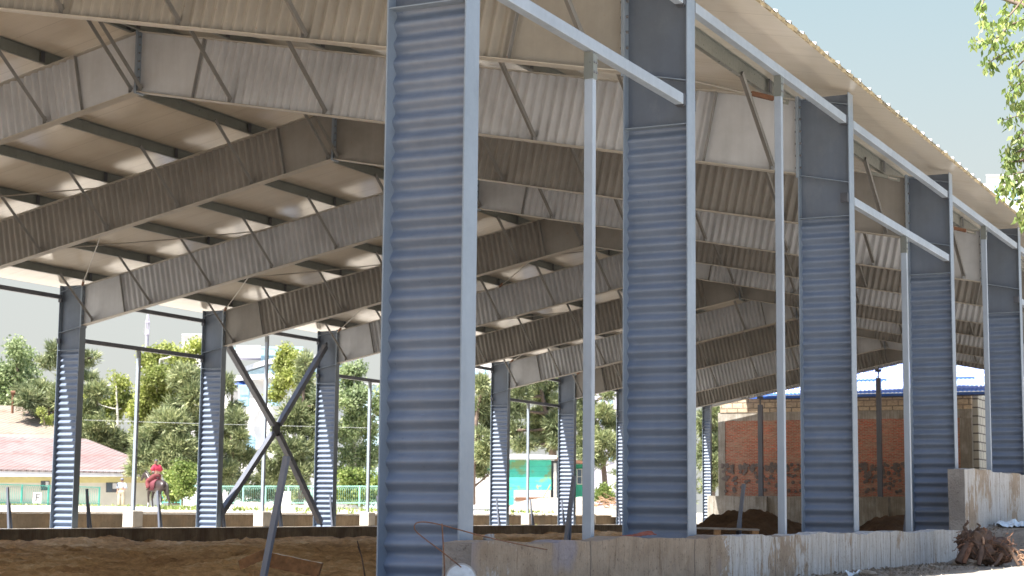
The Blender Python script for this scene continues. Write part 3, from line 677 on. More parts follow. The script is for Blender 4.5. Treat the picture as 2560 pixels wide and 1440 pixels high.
# plastic sheet
M['plastic'] = plain('crumpled_plastic', (.50, .57, .62), .3, .25, 8)
def sheet(c, L, Wd, seed, label):
    m = MB(); n = 22; vs = []
    for i in range(n+1):
        for k in range(n+1):
            x = (i/n-.5)*L; y = (k/n-.5)*Wd; v = Vector((x*9, y*9, seed)); hgt = abs(mn.noise(v))*.11+abs(mn.noise(v*2.7))*.05
            vs.append((x+mn.noise(v*1.7)*.05, y+mn.noise(v*1.3+Vector((5, 0, 0)))*.05, hgt+gz(c[0]+x, c[1]+y)-gz(*c)))
    m.add(vs, [(i*(n+1)+k, (i+1)*(n+1)+k, (i+1)*(n+1)+k+1, i*(n+1)+k+1) for i in range(n) for k in range(n)]); o = m.build('plastic_sheet', [M['plastic']]); o.location = (c[0], c[1], gz(*c)+.01); tag(o, label, 'plastic sheet')
sheet((.75, 13.6), .7, 1.6, 3, 'crumpled pale blue plastic sheet on the mound at the right edge')
sheet((.8, 2.9), .12, .3, 8, 'scrap of white plastic in the dirt at the bottom of the low wall')
# tree stump with roots
M['bark'] = plain('stump_bark', (.105, .068, .050), .95, .45, 10, bs=1.0); M['rootw'] = plain('torn_root_wood', (.17, .085, .05), .9, .4, 14, bs=.8); M['rootl'] = plain('pale_roots', (.36, .22, .14), .9, .3, 14)
st = empty('tree_stump'); SC = at(2445, 1385, 25.2); SC.z = gz(SC.x, SC.y)+.02
ax = (RT.copy()); ax.z = 0; ax.normalize(); az = Vector((0, 0, 1)); ay = Vector((-ax.y, ax.x, 0))
def L3(a, b, c=0): return SC+ax*a+az*b+ay*c
def blob(parts, mat, name, seed, parent):
    b = bmesh.new()
    for (a, bb, c, r1, r2) in parts:
        g_ = bmesh.ops.create_icosphere(b, subdivisions=4, radius=1)
        for v in g_['verts']:
            co_ = v.co.copy(); n = mn.noise(co_*1.6+Vector((seed, a*5, 0)))*.38+mn.noise(co_*4+Vector((seed, 0, a*3)))*.25+mn.noise(co_*11)*.10
            co_ *= 1+n; v.co = L3(a, bb, c)+ax*co_.x*r1+az*co_.z*r2+ay*co_.y*r1*.8
    me = bpy.data.meshes.new(name); b.to_mesh(me); b.free(); me.materials.append(mat); o = bpy.data.objects.new(name, me); COL.objects.link(o); o.parent = parent; return o
blob([(.02, .22, .1, .26, .24), (.27, .17, .2, .28, .19), (-.1, .30, .15, .15, .16), (.12, .36, .2, .14, .12)], M['bark'], 'stump_body', 3, st)
def root(pts, r, r2, mat):
    m = MB(); m.tube(smooth([L3(*q) for q in pts], 4), r, 7, 0, r2); m.build('root', [mat], st)
for pts, r, r2, mt in [
    ([(-.08, .3, .1), (-.17, .2, -.05), (-.30, .02, -.12)], .095, .06, 'bark'), ([(-.1, .28, -.05), (-.18, .16, -.14), (-.24, .02, -.18)], .035, .03, 'rootw'),
    ([(-.1, .35, .1), (-.13, .46, .1), (-.15, .52, .12), (-.10, .58, .1), (-.12, .60, .1)], .036, .010, 'bark'), ([(0, .36, .1), (.0, .45, .1), (.05, .52, .05), (.02, .56, .08)], .034, .010, 'bark'),
    ([(.1, .38, .1), (.14, .46, .1), (.11, .51, .1)], .028, .010, 'rootw'), ([(-.12, .34, .1), (-.24, .33, .05), (-.33, .30, 0)], .028, .008, 'bark'),
    ([(-.1, .28, .0), (-.24, .27, -.05), (-.30, .22, -.08)], .02, .006, 'rootw'), ([(.05, .3, 0), (.0, .15, -.15), (-.05, .0, -.2)], .045, .03, 'bark'),
    ([(.2, .3, 0), (.35, .25, -.1), (.45, .12, -.15), (.5, .0, -.2)], .05, .02, 'bark'), ([(.35, .26, .1), (.5, .22, .1), (.66, .12, .1)], .045, .02, 'bark'),
    ([(.03, .40, .05), (.06, .36, -.05), (.05, .28, -.12)], .022, .014, 'rootl'), ([(.3, .15, -.1), (.2, .03, -.2), (.1, -.02, -.25)], .03, .012, 'bark')]:
    root(pts, r, r2, M[mt])
m = MB(); rg = random.Random(9)
for k in range(60):
    a = rg.uniform(-.3, .5); b = rg.uniform(.1, .45); c = rg.uniform(-.15, .1); q = [(a, b, c)]
    for _ in range(4): a += rg.uniform(-.07, .07); b += rg.uniform(-.08, .02); c += rg.uniform(-.06, .03); q.append((a, b, c))
    m.tube([L3(*w) for w in q], .006, 4, 0, .002)
q = m.build('root_fibres', [M['rootw']], st); q['kind'] = 'stuff'
localize(st, SC); tag(st, 'uprooted dark tree stump with torn roots lying against the end of the low wall', 'stump')
rs = empty('root_bundle'); m = MB()
for k in range(60):
    a = rg.uniform(.48, .75); b = rg.uniform(.02, .22)-(a-.48)*.1; c = rg.uniform(-.35, .0); q = [(a, b, c)]
    for _ in range(3): a += rg.uniform(-.02, .09); b += rg.uniform(-.06, .02); c += rg.uniform(-.05, .04); q.append((a, max(b, 0), c))
    m.tube([L3(*w) for w in q], rg.uniform(.006, .012), 4, 0, .003)
q = m.build('thin_roots', [M['rootl']], rs); q['kind'] = 'stuff'
blob([(.78, .09, -.3, .13, .09)], M['rootl'], 'root_knot', 8, rs); localize(rs, L3(.6, 0)); tag(rs, 'bundle of pale thin roots in the sun right of the dark stump', 'roots')
# dry twig beside the nearest column
m = MB(); m.tube([at(893, 1352, 19), at(905, 1395, 19), at(914, 1452, 19)], .006, 5, 0, .01); m.tube([at(905, 1395, 19), at(897, 1374, 19), at(894, 1366, 19)], .004, 4); o = m.build('twig', [M['bark']]); tag(o, 'thin dry twig standing in the sand left of the nearest column', 'twig')
# ================================================================== BACKGROUND
# --- brick building behind the rear gable
bb = empty('brick_building'); BX0, BX1, BY = -23.3, -10.9, 65.9
M['bluetile'] = None
def m_tile(name, c, rough=.25):
    n = NT(name); f = n.noise(1.5, 4); col = n.ramp(f, [(.3, tuple(x*.85 for x in c)), (.7, c)]); n.b.inputs['Coat Weight'].default_value = .6; n.b.inputs['Coat Roughness'].default_value = .25
    return n.out(col, rough)
M['bluetile'] = m_tile('blue_metal_tile', (.045, .14, .50))
M['tar'] = plain('dark_splash', (.17, .14, .13), .9, .3, 10)
m = MB(); m.box(BX0+.35, BY, 1.0, BX1-.5, BY+.25, 4.704); m.build('brick_wall', [M['brick']], bb)
m = MB(); m.box(BX0+.0, BY-.03, .0, BX0+.36, BY+.26, 4.70); m.build('corner_pillar', [M['conc_far']], bb)
m = MB(); m.box(BX1-.55, BY-.03, .0, BX1, BY+.26, 4.70); m.build('corner_pillar', [M['conc_far']], bb)
m = MB(); m.box(BX0, BY-.02, 4.705, BX1, BY+.26, 5.12); m.build('concrete_beam', [M['conc_far']], bb)
m = MB(); m.box(BX0+.12, BY-.05, 5.125, BX1, BY+.3, 5.80); m.build('block_course', [M['blocks']], bb)
m = MB(); m.box(BX0, BY-.02, 0, BX1, BY+.22, .995); m.build('base', [M['conc_far']], bb)
m = MB(); m.box(BX1-.01, BY+.27, 0, BX1+.25, BY+14, 5.78); m.box(BX1-.01, BY+2.3, 1.3, BX1+.27, BY+3.6, 3.9, 1); m.build('side_wall', [M['blocks_y'], M['darksteel']], bb)
m = MB(); rg = random.Random(12)
for k in range(420):
    x = rg.uniform(BX0+.1, BX1-.6); z = 2.6-abs(rg.gauss(0, .45)) if rg.random() < .7 else rg.uniform(1.25, 2.6)
    z = min(z, 2.62); r_ = rg.uniform(.065, .095); kx = 0
    yy_ = BY-.006-k*.00007; m.prism([(x+r_*math.cos(a*2*math.pi/12), yy_, z+r_*math.sin(a*2*math.pi/12)) for a in range(12)], (0, -.025, 0))
q = m.build('mortar_splashes', [M['tar']], bb); q['kind'] = 'stuff'
# tiled roof: rises away from the hall
def tiled(name, x0, x1, y0, z0, y1, z1, mat, parent, step=.35, wave=.2, amp=.03):
    nr = int(math.hypot(y1-y0, z1-z0)/step); nx = int((x1-x0)/wave*6); vs = []; fs = []
    for r in range(nr):
        for e, dz in ((0, .035), (1, 0)):
            t = (r+e)/nr
            for i in range(nx+1):
                x = x0+(x1-x0)*i/nx; vs.append((x, y0+(y1-y0)*t, z0+(z1-z0)*t+dz+amp*abs(math.sin(math.pi*x/wave))))
    n = nx+1
    for r in range(2*nr-1):
        for i in range(nx): fs.append((r*n+i, r*n+i+1, (r+1)*n+i+1, (r+1)*n+i))
    m = MB(); m.add(vs, fs, 0, True); m.box(x0, y0+.01, z0-.10, x1, y0+.04, z0+.03); return m.build(name, [mat], parent, recalc=False)
tiled('tiled_roof', -21.9, BX1+.7, BY-.38, 5.86, BY+9, 10.2, M['bluetile'], bb)
m = MB(); m.box(-21.0, BY-.3, 5.70, BX1+.7, BY-.28, 5.83); m.build('fascia_board', [M['darksteel']], bb)
for x in (-16.1, -11.9): m = MB(); m.box(x-1.0, BY+1.2, 6.52, x+.9, BY+1.45, 6.70); m.build('snow_guard', [M['bluetile']], bb)
localize(bb, (-17, BY, 0)); tag(bb, 'red brick building with blue tiled roof behind the rear gable', 'building')
# --- facade helper facing the camera
class Fac:
    def __init__(s, name, u0, D, label, cat):
        s.u0, s.D = u0, D; s.r = empty(name); s.b = at(u0, 1276, D); s.b.z = .05
        h = ray(u0, 1276); h.z = 0; s.h = h.normalized(); s.k = D; tag(s.r, label, cat)
    def P(s, u, v, d=0): return onp(u, v, s.u0, s.D+d)
    def quad(s, name, pts, mat, d=0, th=.2, bevel=0):
        m = MB(); m.prism([s.P(u, v, 0)+s.h*d for u, v in pts], s.h*th); return m.build(name, [mat] if not isinstance(mat, list) else mat, s.r, bevel)
    def rect(s, name, u0, v0, u1, v1, mat, d=0, th=.2): return s.quad(name, [(u0, v0), (u1, v0), (u1, v1), (u0, v1)], mat, d, th)
    def done(s): localize(s.r, s.b); return s.r
def glass(name, c):
    n = NT(name); n.b.inputs['Specular IOR Level'].default_value = .8; return n.out(n.ramp(n.noise(1.2, 3), [(.3, c), (.7, tuple(x*1.5 for x in c))]), .12)
M['glass'] = glass('window_glass', (.05, .07, .09)); M['glassblue'] = glass('blue_glass', (.26, .42, .55))
M['cream'] = plain('cream_wall', (0.576, 0.560, 0.496), .9, .08, 1.5); M['yellow'] = plain('yellow_wall', (0.576, 0.528, 0.272), .9, .1, 2)
M['whitewall'] = plain('white_wall', (0.640, 0.632, 0.632), .8, .06, 1); M['whiteblue'] = plain('pale_blue_trim', (0.416, 0.560, 0.640), .6, .1)
M['lav'] = plain('lavender_wall', (0.464, 0.448, 0.544), .9, .08, .8); M['blueroof'] = plain('blue_roof', (.02, .08, .38), .4, .15)
M['greywhite'] = plain('pale_grey', (0.528, 0.544, 0.560), .7, .1); M['fasc'] = plain('fascia_white', (0.560, 0.568, 0.608), .7, .08)
def m_roofsheet(name, a, b, rust, per=.3):
    n = NT(name); s = n.sep(n.obj); w = n.math('SINE', n.math('MULTIPLY', s[0], 2*math.pi/per)); r = n.math('FRACT', n.math('MULTIPLY', s[2], 1.15)); ln = n.math('LESS_THAN', r, .1)
    col = n.ramp(n.noise(.35, 7, .7, (1, 1, 1.4)), [(.35, a), (.6, b)]); col = n.mix(n.ramp(n.noise(.9, 8, .7), [(.55, (0, 0, 0)), (.7, (.7, .7, .7))]), col, rust)
    col = n.mix(n.math('MULTIPLY', ln, .35), col, (.2, .08, .06)); return n.out(col, .8, w, .5, .05)
M['pinkroof'] = m_roofsheet('faded_red_sheet', (0.173, 0.102, 0.099), (0.186, 0.160, 0.154), (0.141, 0.070, 0.064)); M['oldtile'] = m_roofsheet('faded_tiles', (0.211, 0.166, 0.128), (0.230, 0.198, 0.166), (0.192, 0.109, 0.070))
# --- low house left, long hip roof
f = Fac('low_house', 200, 116, 'low cream house with faded red sheet roof behind the left fence', 'house')
f.rect('wall', -260, 1196, 376, 1278, M['cream'], 0, .3); f.rect('painted_band', -260, 1190, 376, 1207, M['yellow'], -.02, .015)
f.rect('fascia', -260, 1176, 418, 1192, M['fasc'], -.95, .06)
E_ = [f.P(-270, 1172)-f.h*1.0, f.P(436, 1186)-f.h*1.0, f.P(445, 1160)+f.h*11, f.P(215, 1092)+f.h*4.6, f.P(-270, 1080)+f.h*4.6]
E_[2].z = E_[1].z
m = MB(); up = Vector((0, 0, .05)); 
m.add([E_[0], E_[1], E_[3], E_[4], E_[0]+up, E_[1]+up, E_[3]+up, E_[4]+up], [(0, 3, 2, 1), (4, 5, 6, 7), (0, 1, 5, 4), (1, 2, 6, 5), (2, 3, 7, 6), (3, 0, 4, 7)])
m.add([E_[1], E_[2], E_[3], E_[1]+up, E_[2]+up, E_[3]+up], [(0, 2, 1), (3, 4, 5), (0, 1, 4, 3), (1, 2, 5, 4), (2, 0, 3, 5)]); m.build('hip_roof', [M['pinkroof']], f.r)
n_ = 150; m = MB()
for k in range(n_):
    a = E_[0].lerp(E_[1], k/n_); b = E_[0].lerp(E_[1], (k+.5)/n_); m.prism([a+Vector((0, 0, -.03)), b+Vector((0, 0, -.03)), b+Vector((0, 0, .10)), a+Vector((0, 0, .10))], f.h*.1)
m.build('eave_tiles', [M['pinkroof']], f.r)
for a in ((265, 1206, 296, 1231), (102, 1202, 124, 1226)):
    w = f.rect('window', *a, M['darksteel'], -.03, .028); q = f.rect('pane', a[0]+2, a[1]+2, (a[0]+a[2])/2-1, a[3]-2, M['glass'], -.045, .014); q.parent = w; q = f.rect('pane', (a[0]+a[2])/2+1, a[1]+2, a[2]-2, a[3]-9, M['fasc'], -.045, .014); q.parent = w
f.rect('boarded_gap', 306, 1179, 321, 1190, M['rust'], -.97, .015); f.done()
# upper tile house behind
f = Fac('tile_roof_house', 60, 128, 'house with large faded orange tiled roof behind the low cream house', 'house')
f.rect('wall', -300, 1085, 180, 1270, M['cream'], .5, .3)
A = [f.P(-300, 1098)-f.h*.5, f.P(196, 1112)-f.h*.5, f.P(96, 1006)+f.h*6.5, f.P(-300, 992)+f.h*6.5, f.P(205, 1105)+f.h*13]; A[4].z = A[1].z
m = MB(); m.add([A[0], A[1], A[2], A[3]]+[a+up for a in A[:4]], [(0, 3, 2, 1), (4, 5, 6, 7), (0, 1, 5, 4), (1, 2, 6, 5), (2, 3, 7, 6), (3, 0, 4, 7)]); m.add([A[1], A[4], A[2], A[1]+up, A[4]+up, A[2]+up], [(0, 2, 1), (3, 4, 5), (0, 1, 4, 3), (1, 2, 5, 4), (2, 0, 3, 5)]); m.build('hip_roof', [M['oldtile']], f.r)
m = MB(); m.tube([f.P(30, 1028)+f.h*3, f.P(32, 972)+f.h*3], .09, 8); m.tube([f.P(26, 975)+f.h*3, f.P(38, 975)+f.h*3], .14, 8); m.build('vent_pipe', [M['rust']], f.r); f.done()
# --- modern curved white and blue building
f = Fac('curved_building', 700, 165, 'modern white building with curved pale blue cornices behind the cross brace', 'building')
def arc(name, u0, u1, v0, v1, vmid, h0, h1, mat, d0, depth):  # bulging front
    n = 20; m = MB(); lo = []; hi = []
    for i in range(n+1):
        t = i/n; u = u0+(u1-u0)*t; bulge = math.sin(math.pi*t)*depth; sag = (v0+(v1-v0)*t)-vmid*math.sin(math.pi*t)
        lo.append(f.P(u, sag+h0)+f.h*(d0-bulge)); hi.append(f.P(u, sag+h1)+f.h*(d0-bulge))
    back = f.h*3; pts = lo+hi+[p+back for p in lo]+[p+back for p in hi]; k = n+1; fs = []
    for i in range(n): fs += [(i, i+1, k+i+1, k+i), (2*k+i, 3*k+i, 3*k+i+1, 2*k+i+1), (k+i, k+i+1, 3*k+i+1, 3*k+i), (i, 2*k+i, 2*k+i+1, i+1)]
    fs += [(0, k, 3*k, 2*k), (n, 2*k+n, 3*k+n, k+n)]; m.add(pts, fs); return m.build(name, [mat], f.r)
arc('front_wall', 558, 880, 958, 975, 12, 0, 330, M['whitewall'], 0, 3)
arc('cornice', 552, 890, 950, 968, 12, -4, 8, M['greywhite'], -.8, 3.2)
arc('upper_storey', 600, 860, 930, 905, 16, 0, 62, M['whiteblue'], 3, 2)
arc('upper_cornice', 596, 870, 925, 900, 16, -9, 3, M['greywhite'], 2.2, 2.2)
f.rect('tower_block', 650, 852, 760, 960, M['whiteblue'], 6, 5); f.rect('tower_cap', 560, 858, 750, 861, M['glassblue'], 4.6, 1.2)
for k in range(4): f.rect('window', 664+k*22, 925, 680+k*22, 952, M['glassblue'], .55, .1)
m = MB()
for k in range(17): m.box(0, 0, 0, .01, .01, .01) if False else m.prism([f.P(591+k*3.6, 861)+f.h*1.0, f.P(593+k*3.6, 861)+f.h*1.0, f.P(593+k*3.6, 892)+f.h*1.0, f.P(591+k*3.6, 892)+f.h*1.0], f.h*.25)
q = m.build('louvre_screen', [M['whitewall']], f.r); f.rect('screen_box', 590, 860, 651, 893, M['lav'], 1.3, 2)
for a in ((598, 968, 626, 1022), (671, 965, 700, 1020), (610, 1090, 640, 1130), (740, 970, 770, 1020)):
    w = f.rect('window', *a, M['whiteblue'], -3.3, .3)
    for j in range(2): q = f.rect('pane', a[0]+3, a[1]+3+j*(a[3]-a[1])/2, a[2]-3, a[1]-2+(j+1)*(a[3]-a[1])/2, M['glassblue'], -3.4, .09); q.parent = w
n = 12; m = MB(); base = f.P(597, 972)+f.h*-1; rr = abs((f.P(632, 972)-f.P(597, 972)).length)
vs = [base+Vector((math.cos(a*2*math.pi/24)*rr*math.cos(e*math.pi/2/n), math.sin(a*2*math.pi/24)*rr*math.cos(e*math.pi/2/n), rr*.55*math.sin(e*math.pi/2/n))) for e in range(n+1) for a in range(24)]
m.add(vs, [(e*24+a, e*24+(a+1) % 24, (e+1)*24+(a+1) % 24, (e+1)*24+a) for e in range(n) for a in range(24)], 0, True); m.build('blue_dome', [M['blueroof']], f.r)
f.done()
# --- other far blocks
def block(name, u0, v0, u1, D, mat, label, wins, depth=10, vb=1272, flat=True):
    f = Fac(name, (u0+u1)/2, D, label, 'building'); f.rect('wall', u0, v0, u1, vb, mat, 0, depth); f.rect('parapet', u0-1, v0-3, u1+1, v0, M['greywhite'], -.3, depth+.6)
    for a in wins:
        w = f.rect('window', *a, M['whiteblue'], -.12, .11); q = f.rect('pane', a[0]+1, a[1]+1, a[2]-1, a[3]-1, M['glassblue'], -.15, .028); q.parent = w
    f.done()
block('apartment_block', 1100, 850, 1228, 210, M['whitewall'], 'tall white apartment block left of the ninth far column', [(1205, 925, 1220, 936), (1180, 925, 1195, 936), (1205, 965, 1220, 976), (1205, 1005, 1220, 1016)])
block('apartment_block', 1486, 880, 1660, 190, M['lav'], 'lavender grey apartment block behind the pine near the second near column', [(u, v, u+10, v+14) for u in (1500, 1522, 1548, 1570, 1600) for v in (920, 960, 1000, 1045, 1090, 1140)])
block('low_shop', 1500, 1228, 1560, 130, M['lav'], 'small lavender kiosk with reddish doors low between trees', [], 4)
block('office_block', 236, 965, 294, 240, M['greywhite'], 'pale flat office block far behind trees right of the leftmost far column', [(u, v, u+6, v+8) for u in (244, 256, 268, 280) for v in (985, 1010, 1035)])
block('office_block', 455, 838, 560, 230, M['whitewall'], 'white rooftop block far behind, left of the second far column', [(u, 850, u+8, 862) for u in (470, 486, 540)])
block('teal_building', 908, 962, 1010, 150, M['whiteblue'], 'teal blue building edge just left of the nearest column', [(915, 985, 925, 1000)])
block('high_rise', 2466, 440, 2760, 260, M['whitewall'], 'white high rise beyond the roof edge at right', [(2478, 456, 2502, 500), (2484, 516, 2500, 530), (2520, 470, 2545, 500)], 20, 1200)
# --- mast
M['mastp'] = plain('mast_paint', (.30, .30, .36), .6, .1)
r = empty('mast'); D = 190; b = at(352, 1272, D); m = MB(); z1 = at(352, 812, D).z; zt_ = at(352, 778, D).z; w_ = 9*mpp(352, D)/1
m.tube([(b.x, b.y, 0), (b.x, b.y, z1-1)], w_*.62, 10, 0, w_*.55); m.build('pole', [M['mastp']], r)
m = MB()
for a in range(6):
    an = a*math.pi/3; p = Vector((b.x+math.cos(an)*w_*.55, b.y+math.sin(an)*w_*.55, z1-1)); m.tube([p, p+Vector((0, 0, 1.3))], .05, 4); m.tube([p+Vector((0, 0, 1.3)), (b.x, b.y, zt_)], .05, 4)
for zz in (z1-1, z1+.3): m.tube([Vector((b.x+math.cos(a*math.pi/6)*w_*.58, b.y+math.sin(a*math.pi/6)*w_*.58, zz)) for a in range(13)], .06, 4)
m.build('lattice_head', [M['lav']], r); m = MB(); m.box(b.x-.6, b.y-.05, z1-4.6, b.x+.6, b.y+.05, z1-4.4); m.build('cross_arm', [M['lav']], r); localize(r, (b.x, b.y, 0)); tag(r, 'tall pale mast with small lattice head above the trees right of the leftmost far column', 'mast')
# --- wire
m = MB(); m.tube([at(210, 1050, 104)+Vector((0, 0, -.02*math.sin(k/12*math.pi)))+(at(930, 1070, 104)-at(210, 1050, 104))*k/12 for k in range(13)], .007, 4); o = m.build('cable', [M['greywhite']]); tag(o, 'thin pale cable strung in front of the pines on the left', 'cable')
# --- green shed
def m_peel():
    n = NT('peeling_green'); f = n.noise(.55, 8, .7, (1, 1, 1.5)); g = n.noise(2.5, 6, .7); s = n.sep()
    col = n.ramp(g, [(.3, (.05, .42, .30)), (.7, (.08, .55, .42))]); col = n.mix(n.ramp(f, [(.52, (0, 0, 0)), (.60, (.8, .8, .8))]), col, (.22, .27, .09)); col = n.mix(n.ramp(n.noise(.8, 9, .75), [(.60, (0, 0, 0)), (.66, (.9, .9, .9))]), col, (.50, .30, .16))
    ln = n.math('LESS_THAN', n.math('FRACT', n.math('MULTIPLY', s[2], 3.2)), .08); col = n.mix(n.math('MULTIPLY', ln, .4), col, (.02, .14, .1)); return n.out(col, .7, g, .3, .02)
M['peel'] = m_peel(); M['peelshade'] = plain('shaded_green_paint', (.02, .24, .15), .7, .25, 2)  # second green has the shade of the recessed side put into it
f = Fac('green_shed', 1330, 104, 'green shed with peeling paint and flat roof between two far columns', 'shed')
f.rect('front_wall', 1215, 1150, 1378, 1225, M['peel'], 0, .15); f.rect('whitewashed_base', 1285, 1225, 1376, 1246, M['pedestal'], 0.01, .14); f.rect('rust_strip', 1288, 1243, 1372, 1252, M['rust'], -.02, .03); f.rect('lower_wall', 1215, 1225.3, 1284, 1262, M['peel'], 0.005, .14)
f.rect('base_wall', 1285, 1252.5, 1376, 1264, M['pedestal'], 0.02, .14)
f.quad('flat_roof', [(1208, 1138), (1300, 1135), (1392, 1139), (1392, 1147), (1208, 1149)], M['greywhite'], -.4, 5)
f.rect('side_wall', 1394, 1158, 1482, 1262, M['peelshade'], 2.2, .15); f.rect('gap_shade', 1378, 1150, 1396, 1262, M['darksteel'], 1.6, .1)  # dark panel stands in for the shade inside the gap
f.quad('side_roof', [(1388, 1141), (1484, 1154), (1484, 1161), (1388, 1148)], M['rust'], 1.4, 4)
f.rect('corner_post', 1384, 1158, 1391, 1250, M['pedestal'], -.1, .2)
w = f.rect('window', 1444, 1170, 1470, 1210, M['cream'], 2.1, .09)
for a, b_ in ((1446, 1456), (1458, 1468)):
    for c_, d_ in ((1172, 1189), (1191, 1208)): q = f.rect('pane', a, c_, b_, d_, M['glass'], 2.07, .025); q.parent = w
m = MB(); m.tube([f.P(1376, 1212)-f.h*.2, f.P(1346, 1264)-f.h*1.2], .03, 5); m.build('leaning_pole', [M['wood']], f.r); f.done()
# --- white garden wall
f = Fac('white_wall', 1200, 100, 'bright white garden wall left of the ninth far column', 'wall'); f.rect('wall', 1080, 1180, 1226, 1268, M['whitewall'], 0, .2); f.rect('coping', 1078, 1177, 1228, 1180.5, M['greywhite'], -.05, .3)
f.done()
# --- sand heaps and branches outside
x, y = pxy(1372, 1270, 96); o = heap('sand_pile', x, y, 3.2, 2, .85, M['pale'], 'pale heap of building sand before the green shed', 'sand heap', .1, 4, 22, .05)
x, y = pxy(1452, 1270, 92); o = heap('sand_pile', x, y, 1.5, 1.5, .80, M['pale'], 'white sand heap at the dark green side of the shed', 'sand heap', .1, 6, 20, .05)
x, y = pxy(1500, 1270, 80); o = heap('sand_pile', x, y, 2.6, 2, .40, M['pale'], 'low pale earth bank with cut branches right of the shed', 'sand heap', .08, 7, 20, .05)
x, y = pxy(640, 1262, 85); o = heap('sand_pile', x, y, 2.4, 2, .36, M['pale'], 'low pale earth bank behind the cross brace', 'sand heap', .08, 8, 20, .05)
m = MB(); rg = random.Random(15)
for k in range(26):
    a = at(rg.uniform(1488, 1548), rg.uniform(1252, 1272), 79+rg.uniform(-.5, .5)); m.tube([a, a+RT*rg.uniform(-1, 1)+Vector((0, 0, rg.uniform(-.1, .35)))+ay*rg.uniform(-.3, .3)], .025, 4, 0, .01)
o = m.build('cut_branches', [M['rootl']]); tag(o, 'pile of cut dry branches on the pale bank right of the shed', 'branches', kind='stuff')
# --- green fences with arched bars
M['fence'] = plain('green_fence_paint', (0.096, 0.464, 0.368), .5, .12)
M['fencepale'] = plain('pale_green_fence_paint', (0.272, 0.528, 0.432), .5, .12)
def fence(u0, D0, u1, D1, n, vt, vb, mat, label):
    a = at(u0, 1270, D0); b = at(u1, 1270, D1); za = at(u0, vb[0], D0).z; ha = at(u0, vt[0], D0).z; zb_ = at(u1, vb[1], D1).z; hb = at(u1, vt[1], D1).z
    r = empty('green_fence')
    def Q(t, k): p = a.lerp(b, t); lo = za+(zb_-za)*t; hi = ha+(hb-ha)*t; return Vector((p.x, p.y, lo+(hi-lo)*k))
    d = (Q(1, 0)-Q(0, 0)); L = d.length
    for i in range(n+1): m = MB(); m.bar(Q(i/n, -.12), Q(i/n, 1.0), .07, .07); m.build('post', [mat], r)
    for k in (.97, .06): m = MB(); m.bar(Q(0, k), Q(1, k), .05, .045); m.build('rail', [mat], r)
    for i in range(n):
        m = MB(); nb = max(4, int(L/n/.14))
        for j in range(nb):
            t0 = (i+(j+.5)/nb)/n; h_ = .5/nb/n
            m.tube([Q(t0-h_, .96), Q(t0, .78), Q(t0, .26), Q(t0-h_, .08)], .011, 3); m.tube([Q(t0+h_, .96), Q(t0, .78)], .011, 3); m.tube([Q(t0, .26), Q(t0+h_, .08)], .011, 3)
        q = m.build('bar_panel', [mat], r)
    localize(r, Q(0, 0)); tag(r, label, 'fence', 'green metal fences'); return r
fence(-160, 99, 247, 106, 6, (1204, 1217), (1258, 1262), M['fence'], 'bright green metal fence at the left edge before the cream house')
fence(405, 108, 500, 107, 2, (1215, 1213), (1258, 1260), M['fence'], 'short green metal fence behind the horse and the small bush')
fence(552, 106, 960, 98, 7, (1214, 1214), (1260, 1260), M['fencepale'], 'pale green metal fence with arched bars behind the cross brace')
# --- arena letter boards
M['board'] = plain('white_board', (0.640, 0.640, 0.624), .6, .05); M['ink'] = plain('letter_paint', (.02, .02, .035), .6, .1)
def board(u0, u1, v0, v1, D, letter, label):
    f = Fac('letter_board', (u0+u1)/2, D, label, 'sign'); f.quad('panel', [(u0+2, v0), (u1, v0), (u1-1, v1), (u0, v1)], M['board'], 0, .03)
    for u in (u0+2, u1-4): f.quad('leg', [(u, v1-3), (u+2, v1-3), (u+2, v1+11), (u, v1+11)], M['board'], .05, .05)
    if letter:
        m = MB(); W_ = u1-u0; H_ = v1-v0; q = lambda a, b: f.P(u0+1+a*W_, v0+b*H_)-f.h*.02
        for s_ in ([(.36, .12), (.43, .12), (.35, .84), (.28, .84)], [(.43, .12), (.80, .12), (.80, .17), (.43, .17)], [(.41, .42), (.72, .42), (.72, .47), (.41, .47)]): m.prism([q(*p) for p in s_], f.h*.015)
        m.build('letter', [M['ink']], f.r)
    f.done()
board(81, 104, 1231, 1258, 97, 'F', 'white board with black letter F before the left green fence')
board(697, 727, 1228, 1262, 95, None, 'blank white board right of the big leaning stub')
# ------------------------------------------------------------------ vegetation
def m_leaf(name, dark, mid, light, tr=.35):
    n = NT(name); g = n.n.new('ShaderNodeNewGeometry'); col = n.ramp(g.outputs['Random Per Island'], [(.0, dark), (.5, mid), (1, light)])
    w = n.ramp(n.noise(.45, 3), [(.35, (.65, .68, .65)), (.65, (1.15, 1.12, 1.0))]); col = n.mix(1.0, col, w, 'MULTIPLY')
    n.l.new(col, n.b.inputs['Base Color']); n.b.inputs['Roughness'].default_value = .5; n.b.inputs['Specular IOR Level'].default_value = .35
    t = n.n.new('ShaderNodeBsdfTranslucent'); n.l.new(col, t.inputs[0]); ms = n.n.new('ShaderNodeMixShader'); ms.inputs[0].default_value = tr
    n.l.new(n.b.outputs[0], ms.inputs[1]); n.l.new(t.outputs[0], ms.inputs[2]); n.l.new(ms.outputs[0], n.n['Material Output'].inputs[0]); return n.m
M['pine'] = m_leaf('pine_needles', (0.113, 0.151, 0.076), (0.274, 0.321, 0.170), (0.471, 0.490, 0.292), .2)
M['lime'] = m_leaf('yellow_green_leaves', (0.207, 0.265, 0.056), (0.377, 0.424, 0.123), (0.519, 0.547, 0.227), .45)
M['birch'] = m_leaf('pale_green_leaves', (0.158, 0.222, 0.105), (0.317, 0.402, 0.212), (0.486, 0.549, 0.337), .4)
M['bushg'] = m_leaf('bush_leaves', (0.097, 0.153, 0.032), (0.241, 0.328, 0.087), (0.460, 0.514, 0.197), .4)
